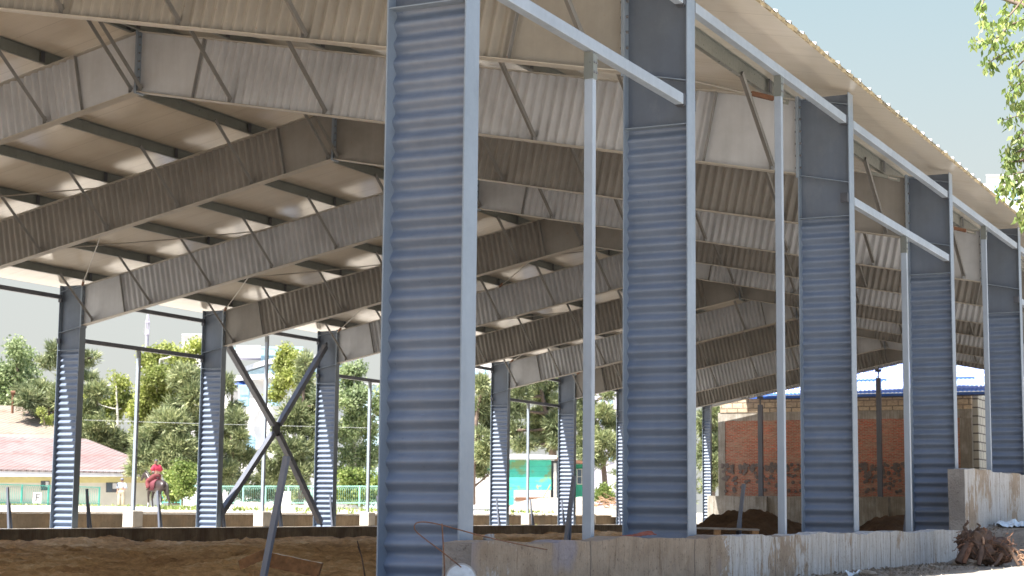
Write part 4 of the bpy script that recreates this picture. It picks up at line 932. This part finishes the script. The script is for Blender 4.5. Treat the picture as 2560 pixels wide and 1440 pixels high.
M['near'] = m_leaf('walnut_leaves', (0.151, 0.215, 0.063), (0.327, 0.454, 0.138), (0.604, 0.654, 0.252), .45)
M['trunk'] = plain('tree_bark', (0.178, 0.132, 0.104), .95, .3, 6, bs=.8); M['trunkpale'] = plain('pale_bark', (0.622, 0.592, 0.533), .9, .2, 5)
def rv(rg):
    while 1:
        v = Vector((rg.uniform(-1, 1), rg.uniform(-1, 1), rg.uniform(-1, 1)))
        if .1 < v.length <= 1: return v
def tree(name, label, D, blobs, kind, n, trunk, tr=.16, seed=1, leaf=.22, tmat='trunk', dep=.8, group=None):
    rg = random.Random(seed); h = ray(blobs[0][0], 1276); h.z = 0; h.normalize(); r = empty(name)
    X_ = Vector((-h.y, h.x, 0))*-1; Z_ = Vector((0, 0, 1)); B = []
    for (u, v, ru, rv_) in blobs:
        s = mpp(u, D); B.append((at(u, v, D+rg.uniform(-1.5, 1.5)*dep), ru*s, rv_*s))
    vs = []; fs = []; tot = sum(b[1]*b[2] for b in B)
    for c, a, b in B:
        nc = max(8, int(n*1.75*a*b/tot/9)); 
        for _ in range(nc):
            d = rv(rg); d = d.normalized()*(rg.random()**.45); cc = c+X_*d.x*a+h*d.y*a*dep+Z_*d.z*b
            if mn.noise(cc*.9+Vector((seed, 0, 0))) < -.30: continue
            out_ = (X_*d.x+h*d.y+Z_*(d.z+.25)).normalized(); cs = rg.uniform(.5, 1.1)*leaf*2.0
            for _k in range(9):
                if kind == 'pine':
                    q = (out_*1.1+rv(rg)*.9).normalized(); sd_ = q.cross(rv(rg)).normalized()*leaf*.16; p = cc+rv(rg)*cs*.55; L = leaf*rg.uniform(.9, 1.7)
                    i = len(vs); vs += [p-sd_, p+sd_, p+q*L]; fs.append((i, i+1, i+2))
                else:
                    p = cc+rv(rg)*cs; q = rv(rg).normalized(); s2 = q.cross(rv(rg)).normalized(); L = leaf*rg.uniform(.5, 1.1); i = len(vs)
                    vs += [p-q*L*.5, p+s2*L*.3, p+q*L*.5, p-s2*L*.3]; fs.append((i, i+1, i+2, i+3))
    m = MB(); m.v = vs; m.f = fs; m.m = [0]*len(fs); m.sm = [False]*len(fs); mat = {'pine': 'pine', 'lime': 'lime', 'birch': 'birch', 'bush': 'bushg'}[kind]
    m.build('crown', [M[mat]], r, recalc=False)
    if trunk:
        m = MB(); pts = smooth([at(u, v, D) for u, v in trunk], 3); m.tube(pts, tr, 8, 0, tr*.35)
        for c, a, b in B:
            q = min(pts, key=lambda p: (p-(c-Z_*b*.9)).length); mid = (q+c)/2-Z_*a*.12; m.tube(smooth([q, mid, c+X_*rg.uniform(-.3, .3)*a], 3), tr*.42, 5, 0, tr*.1)
            for _ in range(3): m.tube(smooth([mid.lerp(c, rg.random()), c+X_*rg.uniform(-.7, .7)*a+Z_*rg.uniform(-.6, .6)*b], 2), tr*.18, 4, 0, .01)
        m.build('trunk', [M[tmat]], r)
    g_ = at(blobs[0][0], 1276, D); localize(r, (g_.x, g_.y, .1)); tag(r, label, 'tree' if name.endswith('tree') else 'bush', group); return r
G = 'trees beyond the far wall'
tree('birch_tree', 'pale green birch rising behind the tiled roof at the left edge', 140, [(40, 880, 26, 34), (62, 905, 34, 36), (20, 935, 40, 40), (72, 955, 34, 40), (-20, 960, 50, 60), (20, 1000, 60, 34), (48, 860, 12, 16)], 'birch', 7000, [(45, 1100), (44, 960), (42, 860)], .2, 1, .30, group=G)
tree('pine_tree', 'dark pine bush behind the tiled roof, left of the sunlit far column', 132, [(95, 985, 34, 30), (120, 1020, 32, 34), (150, 1000, 30, 40), (75, 1000, 34, 24), (112, 1062, 26, 24), (150, 1062, 26, 30), (60, 975, 20, 14)], 'pine', 6500, [(125, 1150), (122, 1000)], .2, 2, .34, group=G)
tree('pine_tree', 'tall sparse pine crossing the leftmost far column with two separate tufts', 136, [(135, 880, 16, 28), (120, 905, 22, 14), (225, 892, 22, 13), (205, 900, 16, 14), (218, 912, 14, 8), (222, 945, 20, 12), (180, 870, 24, 30), (175, 930, 30, 30)], 'pine', 3600, [(182, 1100), (180, 950), (178, 850)], .22, 3, .32, group=G)
tree('pine_tree', 'dark pine right of the leftmost far column above the pink roof', 128, [(225, 985, 26, 20), (250, 975, 20, 18), (215, 1035, 30, 30), (235, 1070, 36, 26), (262, 1050, 24, 22), (270, 1100, 44, 28), (310, 1115, 36, 24), (335, 1150, 40, 22), (218, 1090, 24, 24)], 'pine', 7500, [(255, 1250), (250, 1080), (235, 960)], .2, 4, .32, group=G)
tree('lime_tree', 'bright yellow green tree low between the dark pine and the thin post', 132, [(222, 1000, 22, 16), (290, 995, 26, 24), (285, 1035, 30, 22), (262, 1010, 22, 16), (305, 960, 18, 16), (318, 1010, 22, 30), (285, 940, 14, 10)], 'lime', 4600, [(300, 1150), (295, 1060), (290, 960)], .14, 5, .28, 'trunkpale', group=G)
tree('lime_tree', 'large yellow green tree between the thin post and the second far column', 124, [(375, 900, 30, 28), (415, 885, 36, 26), (455, 900, 36, 26), (490, 870, 22, 20), (395, 945, 44, 30), (440, 955, 44, 30), (375, 990, 36, 30), (350, 1030, 30, 30), (420, 1010, 40, 24), (370, 1045, 36, 24), (480, 940, 30, 36), (355, 1080, 24, 30)], 'lime', 13000, [(372, 1230), (382, 1050), (400, 900)], .2, 6, .28, 'trunkpale', group=G)
tree('pine_tree', 'large dark pine behind the horse rider', 114, [(460, 945, 34, 30), (485, 990, 34, 40), (440, 1010, 30, 22), (425, 1060, 50, 36), (470, 1060, 40, 40), (380, 1100, 46, 34), (440, 1120, 54, 36), (490, 1120, 30, 40), (400, 1160, 46, 24), (450, 1170, 44, 24), (360, 1140, 34, 24), (490, 1165, 24, 24), (350, 1170, 34, 16)], 'pine', 15000, [(440, 1262), (445, 1100), (465, 940)], .24, 7, .30, group=G)
tree('leafy_bush', 'rounded light green bush right of the horse', 99, [(455, 1170, 22, 18), (440, 1195, 28, 22), (470, 1200, 26, 24), (430, 1222, 24, 16), (462, 1228, 30, 14), (475, 1180, 16, 20), (425, 1240, 20, 10)], 'bush', 3600, [(455, 1264), (455, 1200)], .06, 8, .20)
tree('pine_tree', 'small pine immediately right of the second far column', 116, [(585, 1010, 18, 22), (570, 960, 14, 20), (590, 1050, 26, 24), (565, 1080, 24, 30), (600, 1090, 20, 22), (575, 1130, 26, 26), (610, 1140, 30, 24), (570, 1180, 26, 26), (560, 1030, 14, 24), (600, 1190, 26, 20)], 'pine', 7000, [(580, 1262), (580, 1100), (580, 970)], .16, 9, .28, group=G)
tree('lime_tree', 'yellow green tree top behind the upper right arm of the cross brace', 128, [(715, 885, 24, 22), (745, 905, 30, 26), (705, 915, 22, 24), (730, 945, 34, 24), (700, 960, 22, 16), (690, 985, 26, 16), (760, 940, 24, 24)], 'lime', 6000, [(735, 1230), (735, 1000), (732, 900)], .18, 10, .26, 'trunkpale', group=G)
tree('pine_tree', 'broad pine behind the centre and right of the cross brace', 120, [(765, 905, 20, 18), (755, 945, 24, 24), (770, 1000, 40, 34), (740, 1030, 40, 30), (720, 1070, 44, 34), (770, 1080, 44, 36), (730, 1120, 50, 34), (690, 1140, 36, 24), (770, 1130, 44, 34), (700, 1180, 50, 22), (760, 1185, 50, 24), (800, 1050, 36, 60), (810, 1000, 34, 40), (650, 1150, 26, 20)], 'pine', 14000, [(752, 1262), (755, 1080), (762, 920)], .22, 11, .30, group=G)
tree('birch_tree', 'pale green trees right of the third far column', 122, [(870, 930, 20, 20), (895, 925, 20, 20), (880, 960, 28, 24), (905, 985, 30, 26), (870, 1000, 26, 28), (895, 1040, 34, 30), (870, 1080, 32, 34), (915, 1080, 34, 30), (880, 1140, 44, 34), (930, 1140, 40, 34), (870, 1180, 30, 26), (960, 1010, 34, 50)], 'birch', 12000, [(885, 1262), (888, 1080), (885, 930)], .16, 12, .26, 'trunkpale', group=G)
tree('leafy_bush', 'long bright green hedge behind the pale fence, left of the nearest column', 110, [(865, 1195, 24, 20), (890, 1205, 28, 26), (920, 1205, 28, 28), (860, 1235, 26, 20), (900, 1240, 30, 20), (935, 1235, 26, 20), (960, 1215, 30, 30)], 'bush', 7000, [(895, 1266), (895, 1210)], .06, 13, .22)
tree('pine_tree', 'tall pine left of the ninth far column beside the white wall', 90, [(1205, 960, 16, 20), (1215, 990, 24, 20), (1200, 1020, 24, 22), (1215, 1060, 26, 24), (1200, 1095, 26, 22), (1212, 1130, 24, 24), (1205, 1168, 28, 16), (1220, 1185, 20, 10)], 'pine', 6500, [(1180, 1262), (1185, 1100), (1205, 960)], .2, 14, .24, group=G)
tree('pine_tree', 'big spreading pine above the green shed with dark open branches', 118, [(1290, 945, 26, 18), (1330, 950, 34, 18), (1370, 955, 30, 20), (1300, 985, 30, 16), (1355, 990, 34, 16), (1290, 1020, 24, 22), (1380, 1015, 30, 22), (1340, 1040, 26, 16), (1290, 1075, 28, 20), (1355, 1075, 36, 20), (1390, 1060, 26, 26), (1310, 1110, 36, 16), (1370, 1110, 30, 14), (1415, 1000, 30, 30), (1400, 1100, 30, 16)], 'pine', 12500, [(1388, 1262), (1382, 1130), (1372, 1070), (1350, 960)], .34, 15, .28, group=G)
tree('pine_tree', 'pine right of the tenth far column reaching past the near post', 112, [(1455, 990, 22, 20), (1470, 1020, 24, 18), (1450, 1050, 24, 20), (1475, 1075, 28, 20), (1455, 1105, 28, 20), (1520, 985, 18, 10), (1510, 1030, 22, 18), (1530, 1060, 20, 16), (1515, 1100, 26, 20), (1530, 1130, 22, 16), (1505, 1150, 24, 18), (1470, 1135, 26, 16)], 'pine', 8500, [(1516, 1262), (1508, 1160), (1490, 1060), (1475, 990)], .22, 16, .26, group=G)
tree('leafy_bush', 'small light bush at the foot of the pine beside the lavender kiosk', 95, [(1510, 1225, 14, 10), (1500, 1238, 16, 8), (1520, 1240, 14, 8)], 'bush', 700, [(1510, 1255), (1510, 1230)], .04, 17, .2)
tree('pine_tree', 'narrow pine between the last far column and the brick building', 108, [(1782, 1035, 20, 20), (1778, 1075, 22, 24), (1786, 1115, 18, 24), (1780, 1155, 20, 22), (1784, 1195, 18, 20), (1765, 1215, 16, 14), (1760, 1060, 16, 30), (1760, 1140, 14, 30)], 'pine', 6500, [(1782, 1265), (1782, 1100), (1780, 1030)], .18, 18, .26, group=G)
tree('young_tree', 'small bare trunked sapling growing through the old tile roof edge', 127, [(108, 1040, 12, 10), (118, 1052, 12, 8), (100, 1030, 8, 8)], 'lime', 700, [(112, 1062), (108, 1040)], .05, 19, .2)
tree('leafy_bush', 'grey green thicket between the pale fence and the curved building', 128, [(580, 1215, 30, 26), (620, 1205, 34, 30), (660, 1200, 30, 34), (700, 1215, 34, 26), (740, 1220, 34, 24), (560, 1190, 20, 30), (640, 1235, 60, 20), (720, 1240, 60, 16)], 'pine', 6500, [(640, 1266), (640, 1200)], .08, 41, .26)
# far tree belt: closes the gaps low down behind everything, separate trees
for k, (u, D, hh) in enumerate(((-60, 170, 1050), (330, 175, 1130), (640, 180, 1170), (1010, 170, 1040), (1070, 165, 1000), (1140, 170, 1010), (1420, 175, 1120), (1580, 170, 1120), (1640, 160, 1060), (1700, 165, 1040))):
    tree('pine_tree', 'far dark pine of the background belt, '+ORD[k]+' from the left', D, [(u, hh+30, 34, 30), (u-22, hh+70, 34, 34), (u+24, hh+75, 34, 34), (u, hh+110, 44, 34), (u, (hh+1270)//2+60, 46, 50)], 'pine', 2600, [(u, 1266), (u, hh+60)], .25, 30+k, .4, group='far trees of the background belt')
# hanging leafy branches at top right: a tall tree just beyond the roof
rg = random.Random(77); r = empty('walnut_tree'); D = 22
strands = [[(2600, -60), (2540, 20), (2500, 60), (2462, 62)], [(2462, -20), (2455, 20), (2460, 62)], [(2620, 40), (2530, 60), (2500, 90), (2470, 105), (2436, 100)], [(2620, 110), (2540, 120), (2500, 140), (2462, 163)], [(2600, 120), (2550, 160), (2530, 190)], [(2590, 180), (2550, 210), (2522, 232)], [(2600, 255), (2560, 262), (2530, 256)], [(2600, 285), (2555, 288), (2508, 300)], [(2570, 290), (2560, 330), (2545, 350)], [(2600, 350), (2560, 372), (2512, 372)], [(2560, 372), (2535, 385), (2528, 392)], [(2560, 400), (2530, 405), (2520, 405)], [(2610, 430), (2560, 430), (2515, 440)], [(2600, 450), (2550, 450), (2505, 462), (2512, 485)], [(2600, 470), (2565, 480), (2530, 470)], [(2600, 500), (2570, 510), (2545, 505)], [(2600, 545), (2570, 530), (2550, 545)], [(2600, 0), (2550, 0), (2520, 10)], [(2610, 60), (2580, 90), (2555, 110)], [(2610, 10), (2580, 40), (2550, 50)], [(2600, 410), (2590, 460), (2570, 500)]]
m = MB(); lv = []; lf = []
base = at(2800, 1276, D); 
for st_ in strands:
    pts = smooth([at(u, v, D+rg.uniform(-.6, .6)) for u, v in st_], 5); m.tube(pts, .018, 5, 0, .004)
    for p in pts[3:]:
        for _ in range(8):
            c = p+rv(rg)*.10; q = (rv(rg)*.7+Vector((0, 0, -.7))).normalized(); s2 = q.cross(rv(rg)).normalized(); L = rg.uniform(.045, .13); i = len(lv)
            lv += [c, c+q*L*.45+s2*L*.26, c+q*L, c+q*L*.45-s2*L*.26]; lf.append((i, i+1, i+2, i+3))
    m.tube(smooth([pts[0], pts[0].lerp(Vector((base.x, base.y, pts[0].z-.8)), .6), Vector((base.x, base.y, pts[0].z-1.2))], 3), .03, 5)
m.tube([Vector((base.x, base.y, -.4)), Vector((base.x+.1, base.y, 3)), Vector((base.x, base.y+.2, 9))], .22, 10, 0, .1); m.build('trunk', [M['trunk']], r)
m = MB(); m.v = lv; m.f = lf; m.m = [0]*len(lf); m.sm = [False]*len(lf); m.build('crown', [M['near']], r, recalc=False)
localize(r, (base.x, base.y, -.4)); tag(r, 'walnut tree with hanging leafy branches at the top right corner', 'tree')
# grass and weeds outside
m = MB(); rg = random.Random(31); 
for k in range(1900):
    if rg.random() < .5: D = rg.uniform(58, 112); u = rg.choice([rg.uniform(500, 700), rg.uniform(740, 960), rg.uniform(1275, 1400), rg.uniform(400, 520)])
    else: D = rg.uniform(95, 113); u = rg.uniform(-50, 1700)
    p = at(u, 1276, D); p.z = gz(p.x, p.y); q = Vector((rg.uniform(-.12, .12), rg.uniform(-.12, .12), rg.uniform(.05, .2))); s_ = RT*rg.uniform(.02, .06); m.add([p-s_, p+s_, p+q], [(0, 1, 2)])
o = m.build('grass', [M['bushg']], recalc=False); tag(o, 'tufts of grass and weeds on the ground beyond the far wall', kind='stuff')
# ------------------------------------------------------------------ people and horse
def skin(name, verts, edges, radii, mat, parent, sub=2, root=0):
    me = bpy.data.meshes.new(name); me.from_pydata(verts, edges, []); me.materials.append(mat); o = bpy.data.objects.new(name, me); COL.objects.link(o); o.parent = parent
    sk_ = o.modifiers.new('skin', 'SKIN'); sk_.use_smooth_shade = True
    for i, r_ in enumerate(radii): me.skin_vertices[0].data[i].radius = (r_, r_) if not isinstance(r_, tuple) else r_; me.skin_vertices[0].data[i].use_root = (i == root)
    s_ = o.modifiers.new('sub', 'SUBSURF'); s_.levels = sub; s_.render_levels = sub; return o
M['skin'] = plain('skin', (.42, .25, .18), .6, .08); M['red'] = plain('red_shirt', (.42, .03, .065), .85, .15, 6); M['maroon'] = plain('maroon_breeches', (.16, .035, .04), .85, .2); M['khaki'] = plain('beige_trousers', (.42, .36, .27), .9, .12)
M['shirt'] = plain('pale_blue_shirt', (.40, .46, .56), .9, .14, 8); M['hair'] = plain('brown_hair', (.12, .06, .03), .7, .2); M['helmet'] = plain('dark_helmet', (.02, .02, .035), .35, .1); M['horse'] = plain('dark_bay_coat', (.035, .022, .02), .38, .3, 4); M['sock'] = plain('white_sock', (.5, .5, .5), .8, .1); M['boot'] = plain('dark_boot', (.03, .025, .02), .5, .2); M['saddle'] = plain('saddle_cloth', (.16, .035, .05), .8, .2); M['cap2'] = plain('grey_cap', (.18, .19, .24), .8, .1)
def person(loc, rz, J, mats, label, head=None, seated=False):
    r = empty('person', loc, rz); names = list(J); idx = {k: i for i, k in enumerate(names)}
    E = [('pel', 'waist'), ('waist', 'chest'), ('chest', 'neck'), ('neck', 'head0'), ('head0', 'head1')]
    for s in 'lr': E += [('chest', s+'sh'), (s+'sh', s+'el'), (s+'el', s+'wr'), (s+'wr', s+'ha'), ('pel', s+'hip'), (s+'hip', s+'kn'), (s+'kn', s+'an'), (s+'an', s+'to')]
    b = skin('body', [J[k][:3] for k in names], [(idx[a], idx[c]) for a, c in E], [J[k][3] for k in names], M['skin'], r, 2, idx['pel'])
    def sub(name, keys, edges, grow, mat):
        grow += .045
        ii = {k: i for i, k in enumerate(keys)}; return skin(name, [J[k][:3] for k in keys], [(ii[a], ii[c]) for a, c in edges], [(J[k][3]+grow if not isinstance(J[k][3], tuple) else (J[k][3][0]+grow, J[k][3][1]+grow)) for k in keys], mat, r, 2, 0)
    sub('shirt', ['waist', 'chest', 'neck', 'lsh', 'lel', 'rsh', 'rel'], [('waist', 'chest'), ('chest', 'neck'), ('chest', 'lsh'), ('lsh', 'lel'), ('chest', 'rsh'), ('rsh', 'rel')], .016, mats[0])
    sub('trousers', ['pel', 'waist', 'lhip', 'lkn', 'lan', 'rhip', 'rkn', 'ran'], [('pel', 'waist'), ('pel', 'lhip'), ('lhip', 'lkn'), ('lkn', 'lan'), ('pel', 'rhip'), ('rhip', 'rkn'), ('rkn', 'ran')], .018, mats[1])
    for s in 'lr':
        a = Vector(J[s+'an'][:3]); t = Vector(J[s+'to'][:3]); skin('boot', [tuple(a+Vector((0, 0, .12))), tuple(a), tuple(t)], [(0, 1), (1, 2)], [.05, .052, .04], M['boot'], r)
    h = Vector(J['head1'][:3])
    def ball(nm, c, s, mat, cut=None):
        bm = bmesh.new(); bmesh.ops.create_uvsphere(bm, u_segments=16, v_segments=12, radius=1)
        for v in bm.verts: v.co = Vector((v.co.x*s[0], v.co.y*s[1], max(v.co.z, cut if cut is not None else -1)*s[2]))+c
        me = bpy.data.meshes.new(nm); bm.to_mesh(me); bm.free(); me.materials.append(mat)
        for p_ in me.polygons: p_.use_smooth = True
        o = bpy.data.objects.new(nm, me); COL.objects.link(o); o.parent = r; return o
    ball('cap' if mats[2] != M['helmet'] else 'helmet', h+Vector((-.01, 0, .035)), (.115, .10, .10), mats[2], -.1)
    m = MB(); m.box(h.x+.06, h.y-.06, h.z+.02, h.x+.17, h.y+.06, h.z+.035); m.build('peak', [mats[2]], r, .008)
    if head == 'pony': ball('ponytail', h+Vector((-.13, .09, -.06)), (.07, .06, .12), M['hair'])
    else: ball('hair', h+Vector((-.03, 0, -.01)), (.095, .088, .09), M['hair'])
    for yy in (-.033, .033): ball('eye', h+Vector((.098, yy, -.01)), (.012, .014, .01), M['boot'])
    ball('nose', h+Vector((.108, 0, -.035)), (.02, .014, .022), M['skin']); ball('mouth', h+Vector((.096, 0, -.068)), (.008, .028, .007), M['maroon'])
    for yy in (-.09, .09): ball('ear', h+Vector((0, yy, -.02)), (.02, .012, .032), M['skin'])
    tag(r, label, 'person'); return r
Js = {'pel': (0, 0, .93, (.16, .13)), 'waist': (0, 0, 1.08, (.145, .12)), 'chest': (.02, 0, 1.30, (.17, .13)), 'neck': (.0, 0, 1.48, .055), 'head0': (.02, 0, 1.56, .07), 'head1': (.02, 0, 1.655, .098),
      'lsh': (0, .19, 1.40, .055), 'lel': (.02, .28, 1.14, .045), 'lwr': (.20, .16, 1.08, .033), 'lha': (.27, .10, 1.10, .036), 'rsh': (0, -.19, 1.40, .055), 'rel': (.0, -.26, 1.14, .045), 'rwr': (.05, -.27, .92, .033), 'rha': (.07, -.27, .82, .036),
      'lhip': (0, .10, .86, .09), 'lkn': (.02, .12, .50, .065), 'lan': (0, .13, .08, .045), 'lto': (.16, .15, .04, .038), 'rhip': (0, -.10, .86, .09), 'rkn': (.04, -.12, .50, .065), 'ran': (0, -.12, .08, .045), 'rto': (.16, -.15, .04, .038)}
gp = at(303, 1269, 108); person((gp.x, gp.y, gp.z-.02), VA-R(90)-R(10), Js, [M['shirt'], M['khaki'], M['cap2']], 'person in pale blue shirt, beige trousers and cap standing before the cream house')
# horse, seen from behind, walking away to the left
hp = at(390, 1271, 94); hz_ = VA+R(90)+R(44); hr = empty('horse', (hp.x, hp.y, hp.z), hz_)
HV = [(-.62, 0, 1.22, (.27, .31)), (-.30, 0, 1.22, (.27, .31)), (.1, 0, 1.17, (.29, .33)), (.48, 0, 1.18, (.25, .33)), (.72, 0, 1.34, (.14, .24)), (.95, 0, 1.62, (.10, .17)), (1.12, 0, 1.84, (.09, .13)), (1.28, 0, 1.74, (.095, .12)), (1.48, 0, 1.52, (.06, .075)), (1.56, 0, 1.44, (.055, .06)), (-.86, 0, 1.24, (.16, .2))]
HE = [(0, 1), (1, 2), (2, 3), (3, 4), (4, 5), (5, 6), (6, 7), (7, 8), (8, 9), (0, 10)]
def leg(pts, att):
    i0 = len(HV); HV.extend(pts); HE.append((att, i0)); HE.extend((i0+k, i0+k+1) for k in range(len(pts)-1))
leg([(-.62, .17, 1.0, .15), (-.55, .18, .78, .10), (-.78, .18, .52, .055), (-.74, .18, .30, .038), (-.72, .18, .10, .042), (-.68, .18, .03, .055)], 0)
leg([(-.66, -.17, 1.0, .15), (-.62, -.18, .78, .10), (-.90, -.18, .54, .055), (-.93, -.18, .30, .038), (-.92, -.18, .10, .042), (-.88, -.18, .03, .055)], 0)
leg([(.50, .15, .92, .11), (.52, .16, .66, .065), (.50, .16, .42, .048), (.50, .16, .12, .034), (.54, .16, .03, .052)], 3)
leg([(.48, -.15, .92, .11), (.62, -.16, .68, .065), (.66, -.16, .45, .048), (.56, -.16, .14, .034), (.56, -.16, .04, .052)], 3)
skin('body', [v[:3] for v in HV], HE, [v[3] for v in HV], M['horse'], hr, 2, 0)
skin('tail', [(-.88, 0, 1.34), (-1.02, .0, 1.20), (-1.06, 0, .85), (-1.04, 0, .48)], [(0, 1), (1, 2), (2, 3)], [.05, .06, .085, .03], M['boot'], hr)
skin('mane', [(.62, 0, 1.58), (.85, 0, 1.80), (1.05, 0, 1.96), (1.16, 0, 1.93)], [(0, 1), (1, 2), (2, 3)], [.03, .045, .045, .03], M['boot'], hr)
for s in (-.06, .06): m = MB(); m.add([(1.08, s-.025, 1.92), (1.08, s+.025, 1.92), (1.13, s, 1.93), (1.10, s, 2.05)], [(0, 1, 3), (1, 2, 3), (2, 0, 3), (0, 2, 1)]); m.build('ear', [M['horse']], hr)
for (x, y) in ((-.745, .18), (.50, .16)): m = MB(); m.tube([(x, y, .30), (x+.015, y, .12), (x+.03, y, .07)], .046, 8); m.build('white_sock', [M['sock']], hr)
m = MB(); n = 14
vs = []
for i in range(2):
    for k in range(n+1): a = math.pi*(.08+.84*k/n); vs.append((-.22+i*.62, math.cos(a)*.33, 1.14+math.sin(a)*.40-(.30 if k in (0, n) else 0)))
m.add(vs, [(k, k+1, n+2+k, n+1+k) for k in range(n)], 0, True); q = m.build('saddle_cloth', [M['saddle']], hr, recalc=False); sol = q.modifiers.new('s', 'SOLIDIFY'); sol.thickness = .02
skin('saddle', [(-.12, 0, 1.60), (.08, 0, 1.55), (.30, 0, 1.62)], [(0, 1), (1, 2)], [(.09, .05), (.10, .04), (.06, .04)], M['boot'], hr)
tag(hr, 'dark bay horse with white socks seen from behind, carrying the rider in red', 'horse')
Jr = {'pel': (.05, 0, 1.70, (.16, .15)), 'waist': (.04, 0, 1.85, (.13, .115)), 'chest': (.07, 0, 2.08, (.165, .13)), 'neck': (.10, 0, 2.27, .055), 'head0': (.13, 0, 2.34, .07), 'head1': (.15, 0, 2.43, .098),
      'lsh': (.06, .19, 2.18, .055), 'lel': (.10, .28, 1.94, .045), 'lwr': (.32, .16, 1.86, .033), 'lha': (.40, .10, 1.87, .036), 'rsh': (.06, -.19, 2.18, .055), 'rel': (.06, -.30, 1.95, .045), 'rwr': (.28, -.18, 1.86, .033), 'rha': (.38, -.10, 1.87, .036),
      'lhip': (.10, .14, 1.62, .10), 'lkn': (.42, .34, 1.40, .07), 'lan': (.22, .37, 1.00, .048), 'lto': (.38, .40, .95, .038), 'rhip': (.10, -.14, 1.62, .10), 'rkn': (.42, -.34, 1.40, .07), 'ran': (.22, -.37, 1.00, .048), 'rto': (.38, -.40, .95, .038)}
person(hr.location, hz_, Jr, [M['red'], M['maroon'], M['helmet']], 'person in red shirt, maroon breeches and dark helmet riding the dark horse', 'pony')
